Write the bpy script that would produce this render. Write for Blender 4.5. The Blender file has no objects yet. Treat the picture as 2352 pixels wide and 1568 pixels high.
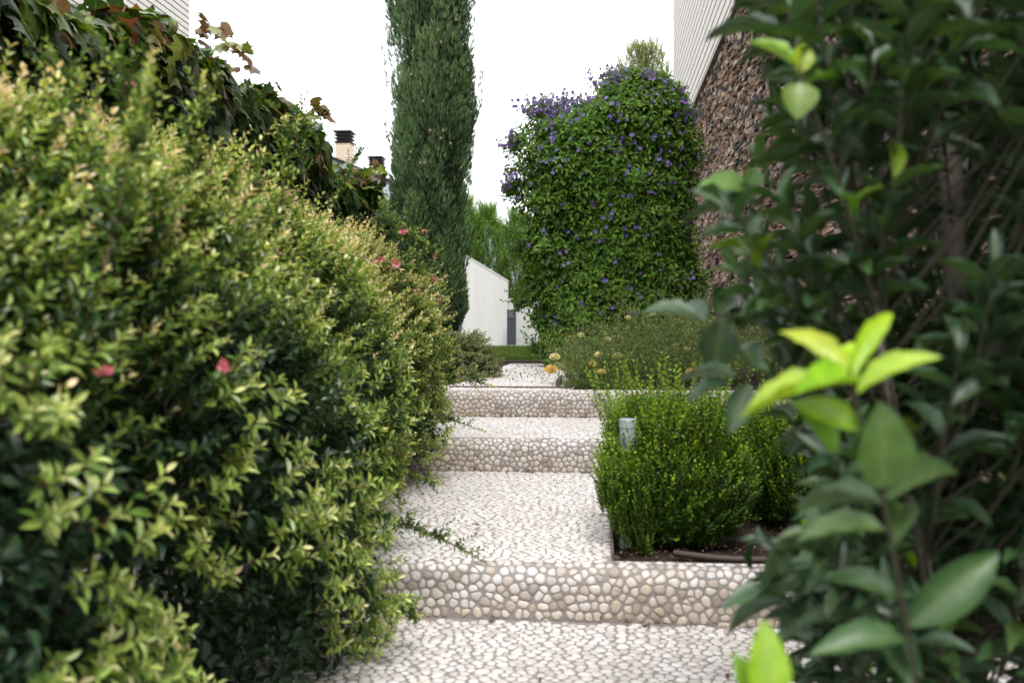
import bpy, math
import numpy as np
from mathutils import Vector, Matrix

rng = np.random.default_rng(7)
R = math.radians
S = bpy.context.scene
COL = S.collection

# ------------------------------------------------------------------ camera
CAM_H = 0.864
YAW, PITCH = R(5.0), R(-0.73)
FX = 2287.0                                   # focal length in photo pixels (2352 wide)
cam = bpy.data.cameras.new('camera')
cam.lens = 35.0; cam.sensor_width = 36.0; cam.clip_start = 0.05; cam.clip_end = 500
cam.dof.use_dof = True; cam.dof.focus_distance = 6.0; cam.dof.aperture_fstop = 4.0
cam_o = bpy.data.objects.new('camera', cam); COL.objects.link(cam_o)
cam_o.location = (0, 0, CAM_H)
cam_o.rotation_euler = (R(90) + PITCH, 0, YAW)
S.camera = cam_o
CM = np.array(cam_o.rotation_euler.to_matrix())

def at(x, y, Y):
    """world point on the photo ray (x, y in 2352x1568 pixels) where it reaches world depth Y"""
    d = CM @ np.array([(x - 1176) / FX, (784 - y) / FX, -1.0])
    return np.array([0, 0, CAM_H]) + d * (Y / d[1])

# ------------------------------------------------------------------ world, sun, exposure
SUN_EL, SUN_AZ = 58, 200
w = bpy.data.worlds.new('World'); S.world = w; w.use_nodes = True
nt = w.node_tree; nt.nodes.clear()
sky = nt.nodes.new('ShaderNodeTexSky'); sky.sky_type = 'NISHITA'; sky.sun_disc = False
sky.sun_elevation = R(SUN_EL); sky.sun_rotation = R(SUN_AZ); sky.dust_density = 4; sky.air_density = 1.2
mixn = nt.nodes.new('ShaderNodeMix'); mixn.data_type = 'RGBA'
mixn.inputs[0].default_value = 0.88
mixn.inputs[7].default_value = (9.9, 10.0, 10.3, 1)     # the even white cloud layer
nt.links.new(sky.outputs[0], mixn.inputs[6])
bg = nt.nodes.new('ShaderNodeBackground'); bg.inputs[1].default_value = 0.125
nt.links.new(mixn.outputs[2], bg.inputs[0])
wo = nt.nodes.new('ShaderNodeOutputWorld'); nt.links.new(bg.outputs[0], wo.inputs[0])

sun = bpy.data.lights.new('sun', 'SUN'); sun.energy = 1.5; sun.angle = R(20); sun.color = (1, .98, .95)
sun_o = bpy.data.objects.new('sun', sun); COL.objects.link(sun_o)
# sun comes from behind the camera and from the right
sd = Vector((math.sin(R(SUN_AZ)) * math.cos(R(SUN_EL)) * -1, math.cos(R(SUN_AZ)) * math.cos(R(SUN_EL)), math.sin(R(SUN_EL))))
sun_o.rotation_euler = sd.to_track_quat('Z', 'Y').to_euler()
S.view_settings.view_transform = 'Standard'; S.view_settings.look = 'None'
S.view_settings.exposure = 0.9; S.view_settings.gamma = 1
S.cycles.max_bounces = 7; S.cycles.diffuse_bounces = 4; S.cycles.transmission_bounces = 4
S.cycles.glossy_bounces = 2; S.cycles.transparent_max_bounces = 4
S.cycles.use_adaptive_sampling = True
S.cycles.use_denoising = True

# ------------------------------------------------------------------ mesh helpers
class MB:
    """collects vertices, faces and two float attributes, builds one mesh object"""
    def __init__(s): s.v = []; s.l = []; s.c = []; s.a = []; s.e = []; s.t = []; s.n = 0
    def add(s, V, loops, counts, age=0.0, edge=0.0, along=0.0):
        V = np.asarray(V, float).reshape(-1, 3); n = len(V)
        s.v.append(V); s.l.append(np.asarray(loops, int).ravel() + s.n); s.c.append(np.asarray(counts, int).ravel())
        s.a.append(np.broadcast_to(age, (n,)).astype(float)); s.e.append(np.broadcast_to(edge, (n,)).astype(float)); s.t.append(np.broadcast_to(along, (n,)).astype(float)); s.n += n
        return s
    def faces(s, V, F, age=0.0, edge=0.0):
        return s.add(V, [i for f in F for i in f], [len(f) for f in F], age, edge)
    def inst(s, tpl, P, M, age=0.0):
        """tpl=(V,F,edge); P (N,3); M (N,3,3)"""
        V, F, E = tpl; N = len(P); n = len(V)
        if N == 0: return s
        W = np.einsum('nij,kj->nki', M, V) + P[:, None, :]
        lf = np.array([i for f in F for i in f]); cf = np.array([len(f) for f in F])
        L = lf[None, :] + (np.arange(N) * n)[:, None]
        age = np.broadcast_to(age, (N,))
        return s.add(W.reshape(-1, 3), L.ravel(), np.tile(cf, N), np.repeat(age, n), np.tile(E, N), np.tile(V[:, 1], N))
    def box(s, lo, hi, age=0.0):
        x0, y0, z0 = lo; x1, y1, z1 = hi
        V = [(x0,y0,z0),(x1,y0,z0),(x1,y1,z0),(x0,y1,z0),(x0,y0,z1),(x1,y0,z1),(x1,y1,z1),(x0,y1,z1)]
        return s.faces(V, [(0,3,2,1),(4,5,6,7),(0,1,5,4),(1,2,6,5),(2,3,7,6),(3,0,4,7)], age)
    def tubes(s, P, r, sides=5, age=0.0):
        """P (N,K,3) paths, r (N,K) or scalar"""
        P = np.asarray(P, float); N, K, _ = P.shape
        r = np.broadcast_to(r, (N, K))
        T = np.gradient(P, axis=1); T /= np.linalg.norm(T, axis=2, keepdims=True) + 1e-9
        ref = np.where(np.abs(T[..., 2:3]) > .9, np.array([1., 0, 0]), np.array([0, 0, 1.]))
        A = np.cross(T, ref); A /= np.linalg.norm(A, axis=2, keepdims=True) + 1e-9
        B = np.cross(T, A)
        th = np.arange(sides) * 2 * math.pi / sides
        V = P[:, :, None] + r[:, :, None, None] * (np.cos(th)[:, None] * A[:, :, None] + np.sin(th)[:, None] * B[:, :, None])
        k, j = np.meshgrid(np.arange(K - 1), np.arange(sides), indexing='ij'); j2 = (j + 1) % sides
        q = np.stack([k * sides + j, k * sides + j2, (k + 1) * sides + j2, (k + 1) * sides + j], -1).reshape(-1, 4)
        L = q[None] + (np.arange(N) * K * sides)[:, None, None]
        return s.add(V.reshape(-1, 3), L.ravel(), np.full(N * len(q), 4), age, 0)
    def build(s, name, mat, parent=None, smooth=False, origin=None):
        me = bpy.data.meshes.new(name)
        V = np.concatenate(s.v); L = np.concatenate(s.l); C = np.concatenate(s.c)
        if origin is not None: V = V - np.asarray(origin)
        elif parent is not None: V = V - np.array(parent.location)
        me.vertices.add(len(V)); me.vertices.foreach_set('co', V.ravel().astype(np.float32))
        me.loops.add(len(L)); me.loops.foreach_set('vertex_index', L.astype(np.int32))
        me.polygons.add(len(C)); st = np.concatenate([[0], np.cumsum(C)[:-1]])
        me.polygons.foreach_set('loop_start', st.astype(np.int32))
        me.polygons.foreach_set('use_smooth', np.full(len(C), smooth))
        a = me.attributes.new('age', 'FLOAT', 'POINT'); a.data.foreach_set('value', np.concatenate(s.a).astype(np.float32))
        a = me.attributes.new('edge', 'FLOAT', 'POINT'); a.data.foreach_set('value', np.concatenate(s.e).astype(np.float32))
        if mat.name == 'bay_leaf':
            a = me.attributes.new('along', 'FLOAT', 'POINT'); a.data.foreach_set('value', np.concatenate(s.t).astype(np.float32))
        me.update(calc_edges=True); me.validate()
        me.materials.append(mat)
        o = bpy.data.objects.new(name, me); COL.objects.link(o)
        if origin is not None: o.location = origin
        if parent is not None: o.parent = parent
        return o

def thing(name, label, cat, loc=(0, 0, 0), group=None):
    o = bpy.data.objects.new(name, None); COL.objects.link(o); o.location = [float(c) for c in loc]
    o.empty_display_size = .1
    o['label'] = label; o['category'] = cat
    if group: o['group'] = group
    return o
def tag(o, label, cat, group=None, kind=None):
    o['label'] = label; o['category'] = cat
    if group: o['group'] = group
    if kind: o['kind'] = kind
    return o
def struct(o, kind='structure'): o['kind'] = kind; return o

def nrm(v): return v / (np.linalg.norm(v, axis=-1, keepdims=True) + 1e-9)
def basis(d, n, l, wd):
    """leaf matrices: local y along d, local z near n, scaled"""
    y = nrm(d); x = nrm(np.cross(y, n)); z = np.cross(x, y)
    l = np.broadcast_to(l, (len(y),))[:, None]; wd = np.broadcast_to(wd, (len(y),))[:, None]
    return np.stack([x * wd, y * l, z * l], axis=2)
def randdir(n):
    return nrm(rng.normal(size=(n, 3)))

# ------------------------------------------------------------------ leaf templates (unit length, unit width)
def leaf_tpl(n=3, peak=.5, fold=.12, curl=.15, sharp=1.0, wavy=0.0):
    V = [(0, 0, 0)]; E = [0]; F = []
    rows = []
    for i in range(1, n):
        t = i / n
        a = math.log(.5) / math.log(peak); s = math.sin(math.pi * t ** a) ** sharp
        hw = .5 * s; z = -curl * t * t
        b = len(V)
        wv = wavy * math.sin(i * 2.1)
        V += [(-hw, t, z + fold * hw + wv), (0, t, z), (hw, t, z + fold * hw - wv)]; E += [1, 0, 1]
        rows.append(b)
    V.append((0, 1, -curl)); E.append(.6); tip = len(V) - 1
    b = rows[0]; F += [(0, b + 1, b), (0, b + 2, b + 1)]
    for b, c in zip(rows[:-1], rows[1:]):
        F += [(b, b + 1, c + 1, c), (b + 1, b + 2, c + 2, c + 1)]
    b = rows[-1]; F += [(b, b + 1, tip), (b + 1, b + 2, tip)]
    return np.array(V, float), F, np.array(E, float)
LEAF3 = leaf_tpl(3, .5, .25, .12)
LEAF4 = leaf_tpl(4, .45, .3, .2)
LEAF8 = leaf_tpl(11, .5, .38, .26, .8, .022)
OVATE = leaf_tpl(5, .38, .25, .25, .9)
BLADE = (np.array([(-.5, 0, 0), (.5, 0, 0), (.35, .6, .0), (0, 1, -.05), (-.35, .6, 0)], float), [(0, 1, 2, 3, 4)], np.array([0, 0, 0, 1., 0]))
def maple_tpl():
    out = [(0, 0), (.22, -.06), (.40, .05), (.50, .30), (.34, .40), (.40, .62), (.55, .74), (.30, .74), (.16, .80), (0, 1.08),
           (-.16, .80), (-.30, .74), (-.55, .74), (-.40, .62), (-.34, .40), (-.50, .30), (-.40, .05), (-.22, -.06)]
    V = [(0, .38, .0)] + [(x, y, -.30 * abs(x) ** 1.3 - .18 * max(0, y - .4) ** 1.5) for x, y in out]
    n = len(out)
    F = [(0, 1 + i, 1 + (i + 1) % n) for i in range(n)]
    return np.array(V, float), F, np.array([0] + [1] * n, float)
MAPLE = maple_tpl()

# ------------------------------------------------------------------ materials
def new_mat(name):
    m = bpy.data.materials.new(name); m.use_nodes = True; t = m.node_tree; t.nodes.clear()
    out = t.nodes.new('ShaderNodeOutputMaterial'); return m, t, out
def lnk(t, a, b): t.links.new(a, b)
def ramp(t, stops, fac=None, interp='LINEAR'):
    r = t.nodes.new('ShaderNodeValToRGB'); cr = r.color_ramp; cr.interpolation = interp
    while len(cr.elements) < len(stops): cr.elements.new(.5)
    for e, (p, c) in zip(cr.elements, stops): e.position = p; e.color = (*c, 1)
    if fac is not None: lnk(t, fac, r.inputs[0])
    return r
def math_n(t, op, a, b=None):
    m = t.nodes.new('ShaderNodeMath'); m.operation = op
    for i, v in enumerate((a, b)):
        if v is None: continue
        if isinstance(v, (int, float)): m.inputs[i].default_value = v
        else: lnk(t, v, m.inputs[i])
    return m.outputs[0]
def mixc(t, fac, a, b, mode='MIX'):
    m = t.nodes.new('ShaderNodeMix'); m.data_type = 'RGBA'; m.blend_type = mode
    for i, v in ((0, fac), (6, a), (7, b)):
        if isinstance(v, (int, float)): m.inputs[i].default_value = v
        elif isinstance(v, tuple): m.inputs[i].default_value = (*v, 1)
        else: lnk(t, v, m.inputs[i])
    return m.outputs[2]
def noise(t, scale, detail=3, coord='Object', rough=.55):
    tc = t.nodes.new('ShaderNodeTexCoord'); n = t.nodes.new('ShaderNodeTexNoise')
    n.inputs['Scale'].default_value = scale; n.inputs['Detail'].default_value = detail; n.inputs['Roughness'].default_value = rough
    lnk(t, tc.outputs[coord], n.inputs['Vector']); return n.outputs[0]
def bsdf(t, color, rough=.6, spec=.4, metal=0.0, bump=None, bstr=.3, bdist=.01):
    b = t.nodes.new('ShaderNodeBsdfPrincipled')
    if isinstance(color, tuple): b.inputs['Base Color'].default_value = (*color, 1)
    else: lnk(t, color, b.inputs['Base Color'])
    if isinstance(rough, (int, float)): b.inputs['Roughness'].default_value = rough
    else: lnk(t, rough, b.inputs['Roughness'])
    b.inputs['Specular IOR Level'].default_value = spec; b.inputs['Metallic'].default_value = metal
    if bump is not None:
        bn = t.nodes.new('ShaderNodeBump'); bn.inputs['Strength'].default_value = bstr; bn.inputs['Distance'].default_value = bdist
        lnk(t, bump, bn.inputs['Height']); lnk(t, bn.outputs[0], b.inputs['Normal'])
    return b
def leaf_mat(name, stops, rough=.42, spec=.5, trans=.3, vary=.35, edgecol=None, edgefac=0.0, hue=.02):
    m, t, out = new_mat(name)
    at_ = t.nodes.new('ShaderNodeAttribute'); at_.attribute_name = 'age'
    geo = t.nodes.new('ShaderNodeNewGeometry')
    rp = ramp(t, stops, at_.outputs['Fac'])
    hsv = t.nodes.new('ShaderNodeHueSaturation')
    rnd = geo.outputs['Random Per Island']
    v = math_n(t, 'MULTIPLY_ADD', rnd, vary * 2); v.node.inputs[2].default_value = 1 - vary
    lnk(t, v, hsv.inputs['Value'])
    r2 = math_n(t, 'FRACT', math_n(t, 'MULTIPLY', rnd, 17.3))
    h = math_n(t, 'MULTIPLY_ADD', r2, hue * 2); h.node.inputs[2].default_value = .5 - hue
    lnk(t, h, hsv.inputs['Hue'])
    lnk(t, rp.outputs[0], hsv.inputs['Color'])
    col = hsv.outputs[0]
    ed = t.nodes.new('ShaderNodeAttribute'); ed.attribute_name = 'edge'
    if edgecol:
        e2 = math_n(t, 'MULTIPLY', ed.outputs['Fac'], edgefac)
        col = mixc(t, e2, col, edgecol)
    else:   # paler midrib
        e2 = math_n(t, 'POWER', math_n(t, 'SUBTRACT', 1.0, ed.outputs['Fac']), 6.0)
        col = mixc(t, math_n(t, 'MULTIPLY', e2, .25), col, (.25, .32, .10))
    if name == 'bay_leaf':      # side veins slanting forward from the midrib, a few brown specks, paler leaf base
        al = t.nodes.new('ShaderNodeAttribute'); al.attribute_name = 'along'
        ph = math_n(t, 'FRACT', math_n(t, 'SUBTRACT', math_n(t, 'MULTIPLY', al.outputs['Fac'], 9.0), math_n(t, 'MULTIPLY', ed.outputs['Fac'], 1.6)))
        vein = math_n(t, 'LESS_THAN', math_n(t, 'ABSOLUTE', math_n(t, 'SUBTRACT', ph, .5)), .07)
        col = mixc(t, math_n(t, 'MULTIPLY', vein, .30), col, mixc(t, 1.0, col, (1.7, 1.6, 1.5), 'MULTIPLY'))
        sp = ramp(t, [(.70, (0, 0, 0)), (.74, (1, 1, 1))], noise(t, 95, 2)).outputs[0]
        col = mixc(t, math_n(t, 'MULTIPLY', sp, .45), col, (.12, .08, .03))
    mo = noise(t, 38, 3); col = mixc(t, 1.0, col, ramp(t, [(.3, (.74, .80, .74)), (.65, (1.14, 1.1, 1.05))], mo).outputs[0], 'MULTIPLY')
    b = bsdf(t, col, rough, spec, 0, noise(t, 120, 2), .12, .002)
    tr = t.nodes.new('ShaderNodeBsdfTranslucent')
    tcol = mixc(t, 1.0, col, (1.5, 1.5, .55), 'MULTIPLY')
    lnk(t, tcol, tr.inputs[0])
    mx = t.nodes.new('ShaderNodeMixShader'); mx.inputs[0].default_value = trans
    lnk(t, b.outputs[0], mx.inputs[1]); lnk(t, tr.outputs[0], mx.inputs[2]); lnk(t, mx.outputs[0], out.inputs[0])
    return m
def simple_mat(name, color, rough=.6, spec=.4, metal=0.0, var=0.0, scale=20, bump=0.0, bdist=.005):
    m, t, out = new_mat(name)
    n = noise(t, scale, 5)
    c = mixc(t, n, tuple(x * (1 - var) for x in color), tuple(min(1, x * (1 + var)) for x in color)) if var else color
    b = bsdf(t, c, rough, spec, metal, n if bump else None, bump, bdist); lnk(t, b.outputs[0], out.inputs[0]); return m

M = {}
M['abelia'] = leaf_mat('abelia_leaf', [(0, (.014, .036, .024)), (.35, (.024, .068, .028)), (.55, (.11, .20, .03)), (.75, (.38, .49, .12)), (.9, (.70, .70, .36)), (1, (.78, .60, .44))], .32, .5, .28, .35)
M['creeper'] = leaf_mat('creeper_leaf', [(0, (.020, .045, .022)), (.4, (.045, .095, .02)), (.6, (.13, .20, .02)), (.75, (.16, .13, .045)), (1, (.17, .055, .04))], .38, .5, .25, .35)
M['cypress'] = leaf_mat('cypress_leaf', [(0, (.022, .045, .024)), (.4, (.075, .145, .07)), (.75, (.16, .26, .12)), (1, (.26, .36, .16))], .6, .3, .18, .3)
M['potato'] = leaf_mat('potato_bush_leaf', [(0, (.020, .058, .013)), (.5, (.062, .155, .02)), (1, (.18, .33, .04))], .45, .4, .3, .3)
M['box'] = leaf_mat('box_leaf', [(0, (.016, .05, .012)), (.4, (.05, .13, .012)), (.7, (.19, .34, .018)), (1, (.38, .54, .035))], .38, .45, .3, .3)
M['laurel'] = leaf_mat('bay_leaf', [(0, (.016, .042, .022)), (.4, (.042, .092, .040)), (.6, (.072, .15, .034)), (.8, (.17, .32, .02)), (1, (.42, .58, .02))], .40, .5, .22, .3)
M['farhedge'] = leaf_mat('far_hedge_leaf', [(0, (.05, .12, .03)), (.5, (.12, .25, .05)), (1, (.26, .42, .08))], .4, .4, .3, .3)
M['yellowtree'] = leaf_mat('yellow_tree_leaf', [(0, (.16, .22, .05)), (1, (.42, .45, .14))], .55, .3, .4, .3)
M['varieg'] = leaf_mat('variegated_leaf', [(0, (.03, .07, .025)), (1, (.09, .16, .04))], .4, .4, .25, .35, (.55, .55, .30), .75)
M['rose'] = leaf_mat('rose_leaf', [(0, (.05, .10, .035)), (.45, (.15, .24, .085)), (.85, (.40, .46, .22)), (1, (.28, .15, .07))], .5, .4, .3, .35)
M['grass'] = leaf_mat('grass_blade', [(0, (.045, .09, .014)), (1, (.14, .21, .04))], .5, .3, .3, .3)
M['stem'] = simple_mat('green_stem', (.10, .12, .035), .6, .3, 0, .4, 60)
M['twig'] = simple_mat('dark_twig', (.045, .042, .025), .6, .3, 0, .4, 60)
M['redstem'] = simple_mat('brown_stem', (.13, .075, .04), .6, .3, 0, .4, 60)
M['bark'] = simple_mat('grey_bark', (.16, .14, .12), .8, .2, 0, .5, 45, .6)
M['petal_purple'] = leaf_mat('purple_petal', [(0, (.18, .12, .40)), (1, (.36, .28, .62))], .6, .2, .3, .25, (.20, .08, .55), .3)
M['petal_pink'] = leaf_mat('pink_petal', [(0, (.55, .10, .20)), (1, (.75, .30, .36))], .6, .2, .3, .2, (.7, .2, .3), .3)
M['petal_yellow'] = leaf_mat('yellow_petal', [(0, (.85, .66, .28)), (1, (.90, .80, .42))], .6, .2, .3, .1, (.9, .7, .25), .3)
M['petal_cream'] = leaf_mat('cream_petal', [(0, (.85, .80, .60)), (1, (.88, .84, .70))], .6, .2, .3, .1, (.9, .86, .7), .3)
M['cone'] = simple_mat('cypress_cone', (.22, .16, .115), .8, .2, 0, .3, 60)

def pebble_mat():
    m, t, out = new_mat('pebble')
    geo = t.nodes.new('ShaderNodeNewGeometry'); rnd = geo.outputs['Random Per Island']
    rp = ramp(t, [(0, (.42, .38, .35)), (.10, (.54, .49, .45)), (.28, (.66, .62, .59)), (.45, (.73, .70, .68)), (.7, (.78, .765, .755)), (1, (.85, .845, .84))], rnd)
    r3 = math_n(t, 'FRACT', math_n(t, 'MULTIPLY', rnd, 31.7))
    tint = ramp(t, [(0, (1.0, .94, .87)), (.5, (1, .99, .98)), (.8, (.93, .94, .97)), (1, (1, .95, .92))], r3)
    c = mixc(t, 1.0, rp.outputs[0], tint.outputs[0], 'MULTIPLY')
    n = noise(t, 90, 4); st = ramp(t, [(.3, (.84, .81, .78)), (.6, (1, 1, 1))], n)
    c = mixc(t, 1.0, c, st.outputs[0], 'MULTIPLY')
    n2 = noise(t, 2.3, 3); d = ramp(t, [(.35, (.90, .87, .83)), (.6, (1, 1, 1))], n2)      # old dirt in patches
    c = mixc(t, 1.0, c, d.outputs[0], 'MULTIPLY')
    at_ = t.nodes.new('ShaderNodeAttribute'); at_.attribute_name = 'age'                # tan splash dirt low on the risers
    c = mixc(t, at_.outputs['Fac'], c, mixc(t, 1.0, c, (.84, .76, .67), 'MULTIPLY'))
    tread_at = t.nodes.new('ShaderNodeAttribute'); tread_at.attribute_name = 'edge'                 # tread and landing stones are mixed towards a paler grey
    c = mixc(t, math_n(t, 'MULTIPLY', tread_at.outputs['Fac'], .36), c, (.80, .785, .775))
    b = bsdf(t, c, .5, .35, 0, n, .12, .004); lnk(t, b.outputs[0], out.inputs[0]); return m
M['pebble'] = pebble_mat()
def mortar_mat():
    m, t, out = new_mat('mortar'); n = noise(t, 160, 5); n2 = noise(t, 3, 3)
    c = mixc(t, n, (.20, .18, .17), (.35, .325, .31)); c = mixc(t, n2, c, mixc(t, 1.0, c, (1.25, 1.2, 1.15), 'MULTIPLY'))
    b = bsdf(t, c, .9, .2, 0, n, .5, .004); lnk(t, b.outputs[0], out.inputs[0]); return m
M['mortar'] = mortar_mat()
def soil_mat():
    m, t, out = new_mat('soil'); n = noise(t, 60, 6, rough=.7); n2 = noise(t, 4, 3)
    c = mixc(t, n, (.035, .024, .019), (.14, .10, .08)); c = mixc(t, n2, c, mixc(t, 1.0, c, (.7, .7, .7), 'MULTIPLY'))
    b = bsdf(t, c, .95, .1, 0, n, 1.0, .02); lnk(t, b.outputs[0], out.inputs[0]); return m
M['soil'] = soil_mat()
M['lawnbase'] = simple_mat('lawn_soil', (.05, .09, .02), .95, .1, 0, .4, 30, .5)
def stone_mat():
    m, t, out = new_mat('ledge_stone')
    geo = t.nodes.new('ShaderNodeNewGeometry'); rnd = geo.outputs['Random Per Island']
    rp = ramp(t, [(0, (.055, .055, .065)), (.14, (.10, .09, .095)), (.25, (.22, .15, .12)), (.42, (.38, .235, .165)), (.55, (.25, .20, .18)), (.66, (.50, .37, .29)), (.80, (.50, .45, .39)), (.90, (.32, .23, .18)), (1, (.16, .15, .16))], rnd)
    n = noise(t, 14, 6, rough=.7); st = ramp(t, [(.3, (.6, .55, .52)), (.65, (1.25, 1.2, 1.15))], n)
    c = mixc(t, 1.0, rp.outputs[0], st.outputs[0], 'MULTIPLY')
    n3 = noise(t, 45, 6, rough=.75)
    b = bsdf(t, c, .85, .25, 0, n3, .8, .02); lnk(t, b.outputs[0], out.inputs[0]); return m
M['stone'] = stone_mat()
def cladding_mat():
    m, t, out = new_mat('cream_cladding')
    tc = t.nodes.new('ShaderNodeTexCoord'); mp = t.nodes.new('ShaderNodeMapping')
    mp.inputs['Rotation'].default_value = (0, R(90), R(90)); lnk(t, tc.outputs['Object'], mp.inputs[0])
    geo = t.nodes.new('ShaderNodeNewGeometry')
    sp = t.nodes.new('ShaderNodeSeparateXYZ'); lnk(t, tc.outputs['Object'], sp.inputs[0])
    # staggered upright joints: position along the wall plus a per-course offset
    off = math_n(t, 'MULTIPLY', geo.outputs['Random Per Island'], 5.0)
    u = math_n(t, 'FRACT', math_n(t, 'DIVIDE', math_n(t, 'ADD', sp.outputs[1], off), .62))
    j = math_n(t, 'LESS_THAN', u, .02)
    base = mixc(t, noise(t, 3, 4), (.66, .62, .58), (.76, .73, .69))
    c = mixc(t, math_n(t, 'MULTIPLY', j, .45), base, (.30, .27, .25))
    b = bsdf(t, c, .7, .3, 0, noise(t, 40, 4), .15, .004); lnk(t, b.outputs[0], out.inputs[0]); return m
M['cladding'] = cladding_mat()
M['joint'] = simple_mat('shaded_joint', (.05, .042, .038), .9, .1)  # near-black backing: shade of the cladding grooves put into its colour
M['trim'] = simple_mat('brown_metal_trim', (.16, .12, .10), .5, .4, .3)
def render_mat():
    m, t, out = new_mat('white_concrete')
    tc = t.nodes.new('ShaderNodeTexCoord'); mp = t.nodes.new('ShaderNodeMapping'); mp.inputs['Scale'].default_value = (9, 9, .35)
    lnk(t, tc.outputs['Object'], mp.inputs[0]); n = t.nodes.new('ShaderNodeTexNoise'); n.inputs['Scale'].default_value = 1.5; n.inputs['Detail'].default_value = 5
    lnk(t, mp.outputs[0], n.inputs[0])
    c = ramp(t, [(.3, (.66, .655, .645)), (.5, (.70, .695, .69)), (.7, (.73, .725, .72))], n.outputs[0]).outputs[0]
    b = bsdf(t, c, .8, .25, 0, noise(t, 30, 4), .1, .004); lnk(t, b.outputs[0], out.inputs[0]); return m
M['render'] = render_mat()
M['wallgrey'] = simple_mat('grey_brown_wall', (.16, .14, .12), .9, .1, 0, .3, 12, .3)
M['coping'] = simple_mat('white_coping', (.74, .73, .71), .6, .3, 0, .05, 8)
M['darkmetal'] = simple_mat('dark_grey_metal', (.055, .065, .085), .45, .5, .2, .1, 10)
M['blackmetal'] = simple_mat('black_metal', (.02, .021, .024), .5, .4, .2)
M['lens'] = simple_mat('grey_lens', (.10, .11, .13), .25, .5)
M['alu'] = simple_mat('light_grey_aluminium', (.42, .45, .50), .4, .5, .15, .05, 12)
M['steel'] = simple_mat('rusty_steel_edging', (.17, .12, .10), .7, .4, .3, .4, 30)
M['pipe'] = simple_mat('brown_drip_pipe', (.085, .055, .045), .5, .4, 0, .3, 30)
M['litter'] = simple_mat('dry_litter', (.10, .065, .045), .8, .2, 0, .5, 50)
def slate_mat():
    m, t, out = new_mat('slate'); tc = t.nodes.new('ShaderNodeTexCoord'); br = t.nodes.new('ShaderNodeTexBrick')
    mp = t.nodes.new('ShaderNodeMapping'); mp.inputs['Rotation'].default_value = (R(90), 0, 0); lnk(t, tc.outputs['Object'], mp.inputs[0]); lnk(t, mp.outputs[0], br.inputs[0])
    br.inputs['Scale'].default_value = 1.0; br.inputs['Brick Width'].default_value = .45; br.inputs['Row Height'].default_value = .22; br.inputs['Mortar Size'].default_value = .012
    br.inputs['Color1'].default_value = (.22, .25, .30, 1); br.inputs['Color2'].default_value = (.30, .33, .39, 1); br.inputs['Mortar'].default_value = (.12, .13, .15, 1)
    b = bsdf(t, br.outputs[0], .45, .5); lnk(t, b.outputs[0], out.inputs[0]); return m
M['slate'] = slate_mat()
def brick_mat():
    m, t, out = new_mat('cream_brick'); tc = t.nodes.new('ShaderNodeTexCoord'); br = t.nodes.new('ShaderNodeTexBrick')
    sp = t.nodes.new('ShaderNodeSeparateXYZ'); lnk(t, tc.outputs['Object'], sp.inputs[0])
    cb = t.nodes.new('ShaderNodeCombineXYZ'); lnk(t, math_n(t, 'ADD', sp.outputs[0], sp.outputs[1]), cb.inputs[0]); lnk(t, sp.outputs[2], cb.inputs[1]); lnk(t, cb.outputs[0], br.inputs[0])
    br.inputs['Scale'].default_value = 1.0; br.inputs['Brick Width'].default_value = .26; br.inputs['Row Height'].default_value = .085; br.inputs['Mortar Size'].default_value = .009
    br.inputs['Color1'].default_value = (.62, .50, .36, 1); br.inputs['Color2'].default_value = (.70, .60, .46, 1); br.inputs['Mortar'].default_value = (.38, .31, .25, 1)
    b = bsdf(t, br.outputs[0], .8, .2); lnk(t, b.outputs[0], out.inputs[0]); return m
M['brick'] = brick_mat()

# ------------------------------------------------------------------ ground, steps, landings
Y1, Y2, Y3 = 2.93, 4.88, 6.10        # riser faces
RH = .16
XL, XR = -1.75, 1.645
PATH_R = .04                         # right edge of the path on the first landing

m = MB()
prof = [(-60, -.04), (Y1 + .02, -.04), (Y1 + .03, .11), (Y2 + .02, .11), (Y2 + .03, .27), (Y3 + .02, .27), (Y3 + .03, .445), (300, .445)]
xs = [-250, -2, 0, 2, 250]
V = [(x, y, z) for y, z in prof for x in xs]; F = []
for i in range(len(prof) - 1):
    for j in range(len(xs) - 1):
        a = i * len(xs) + j; F.append((a, a + 1, a + len(xs) + 1, a + len(xs)))
m.faces(V, F); struct(m.build('ground', M['soil']))

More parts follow.
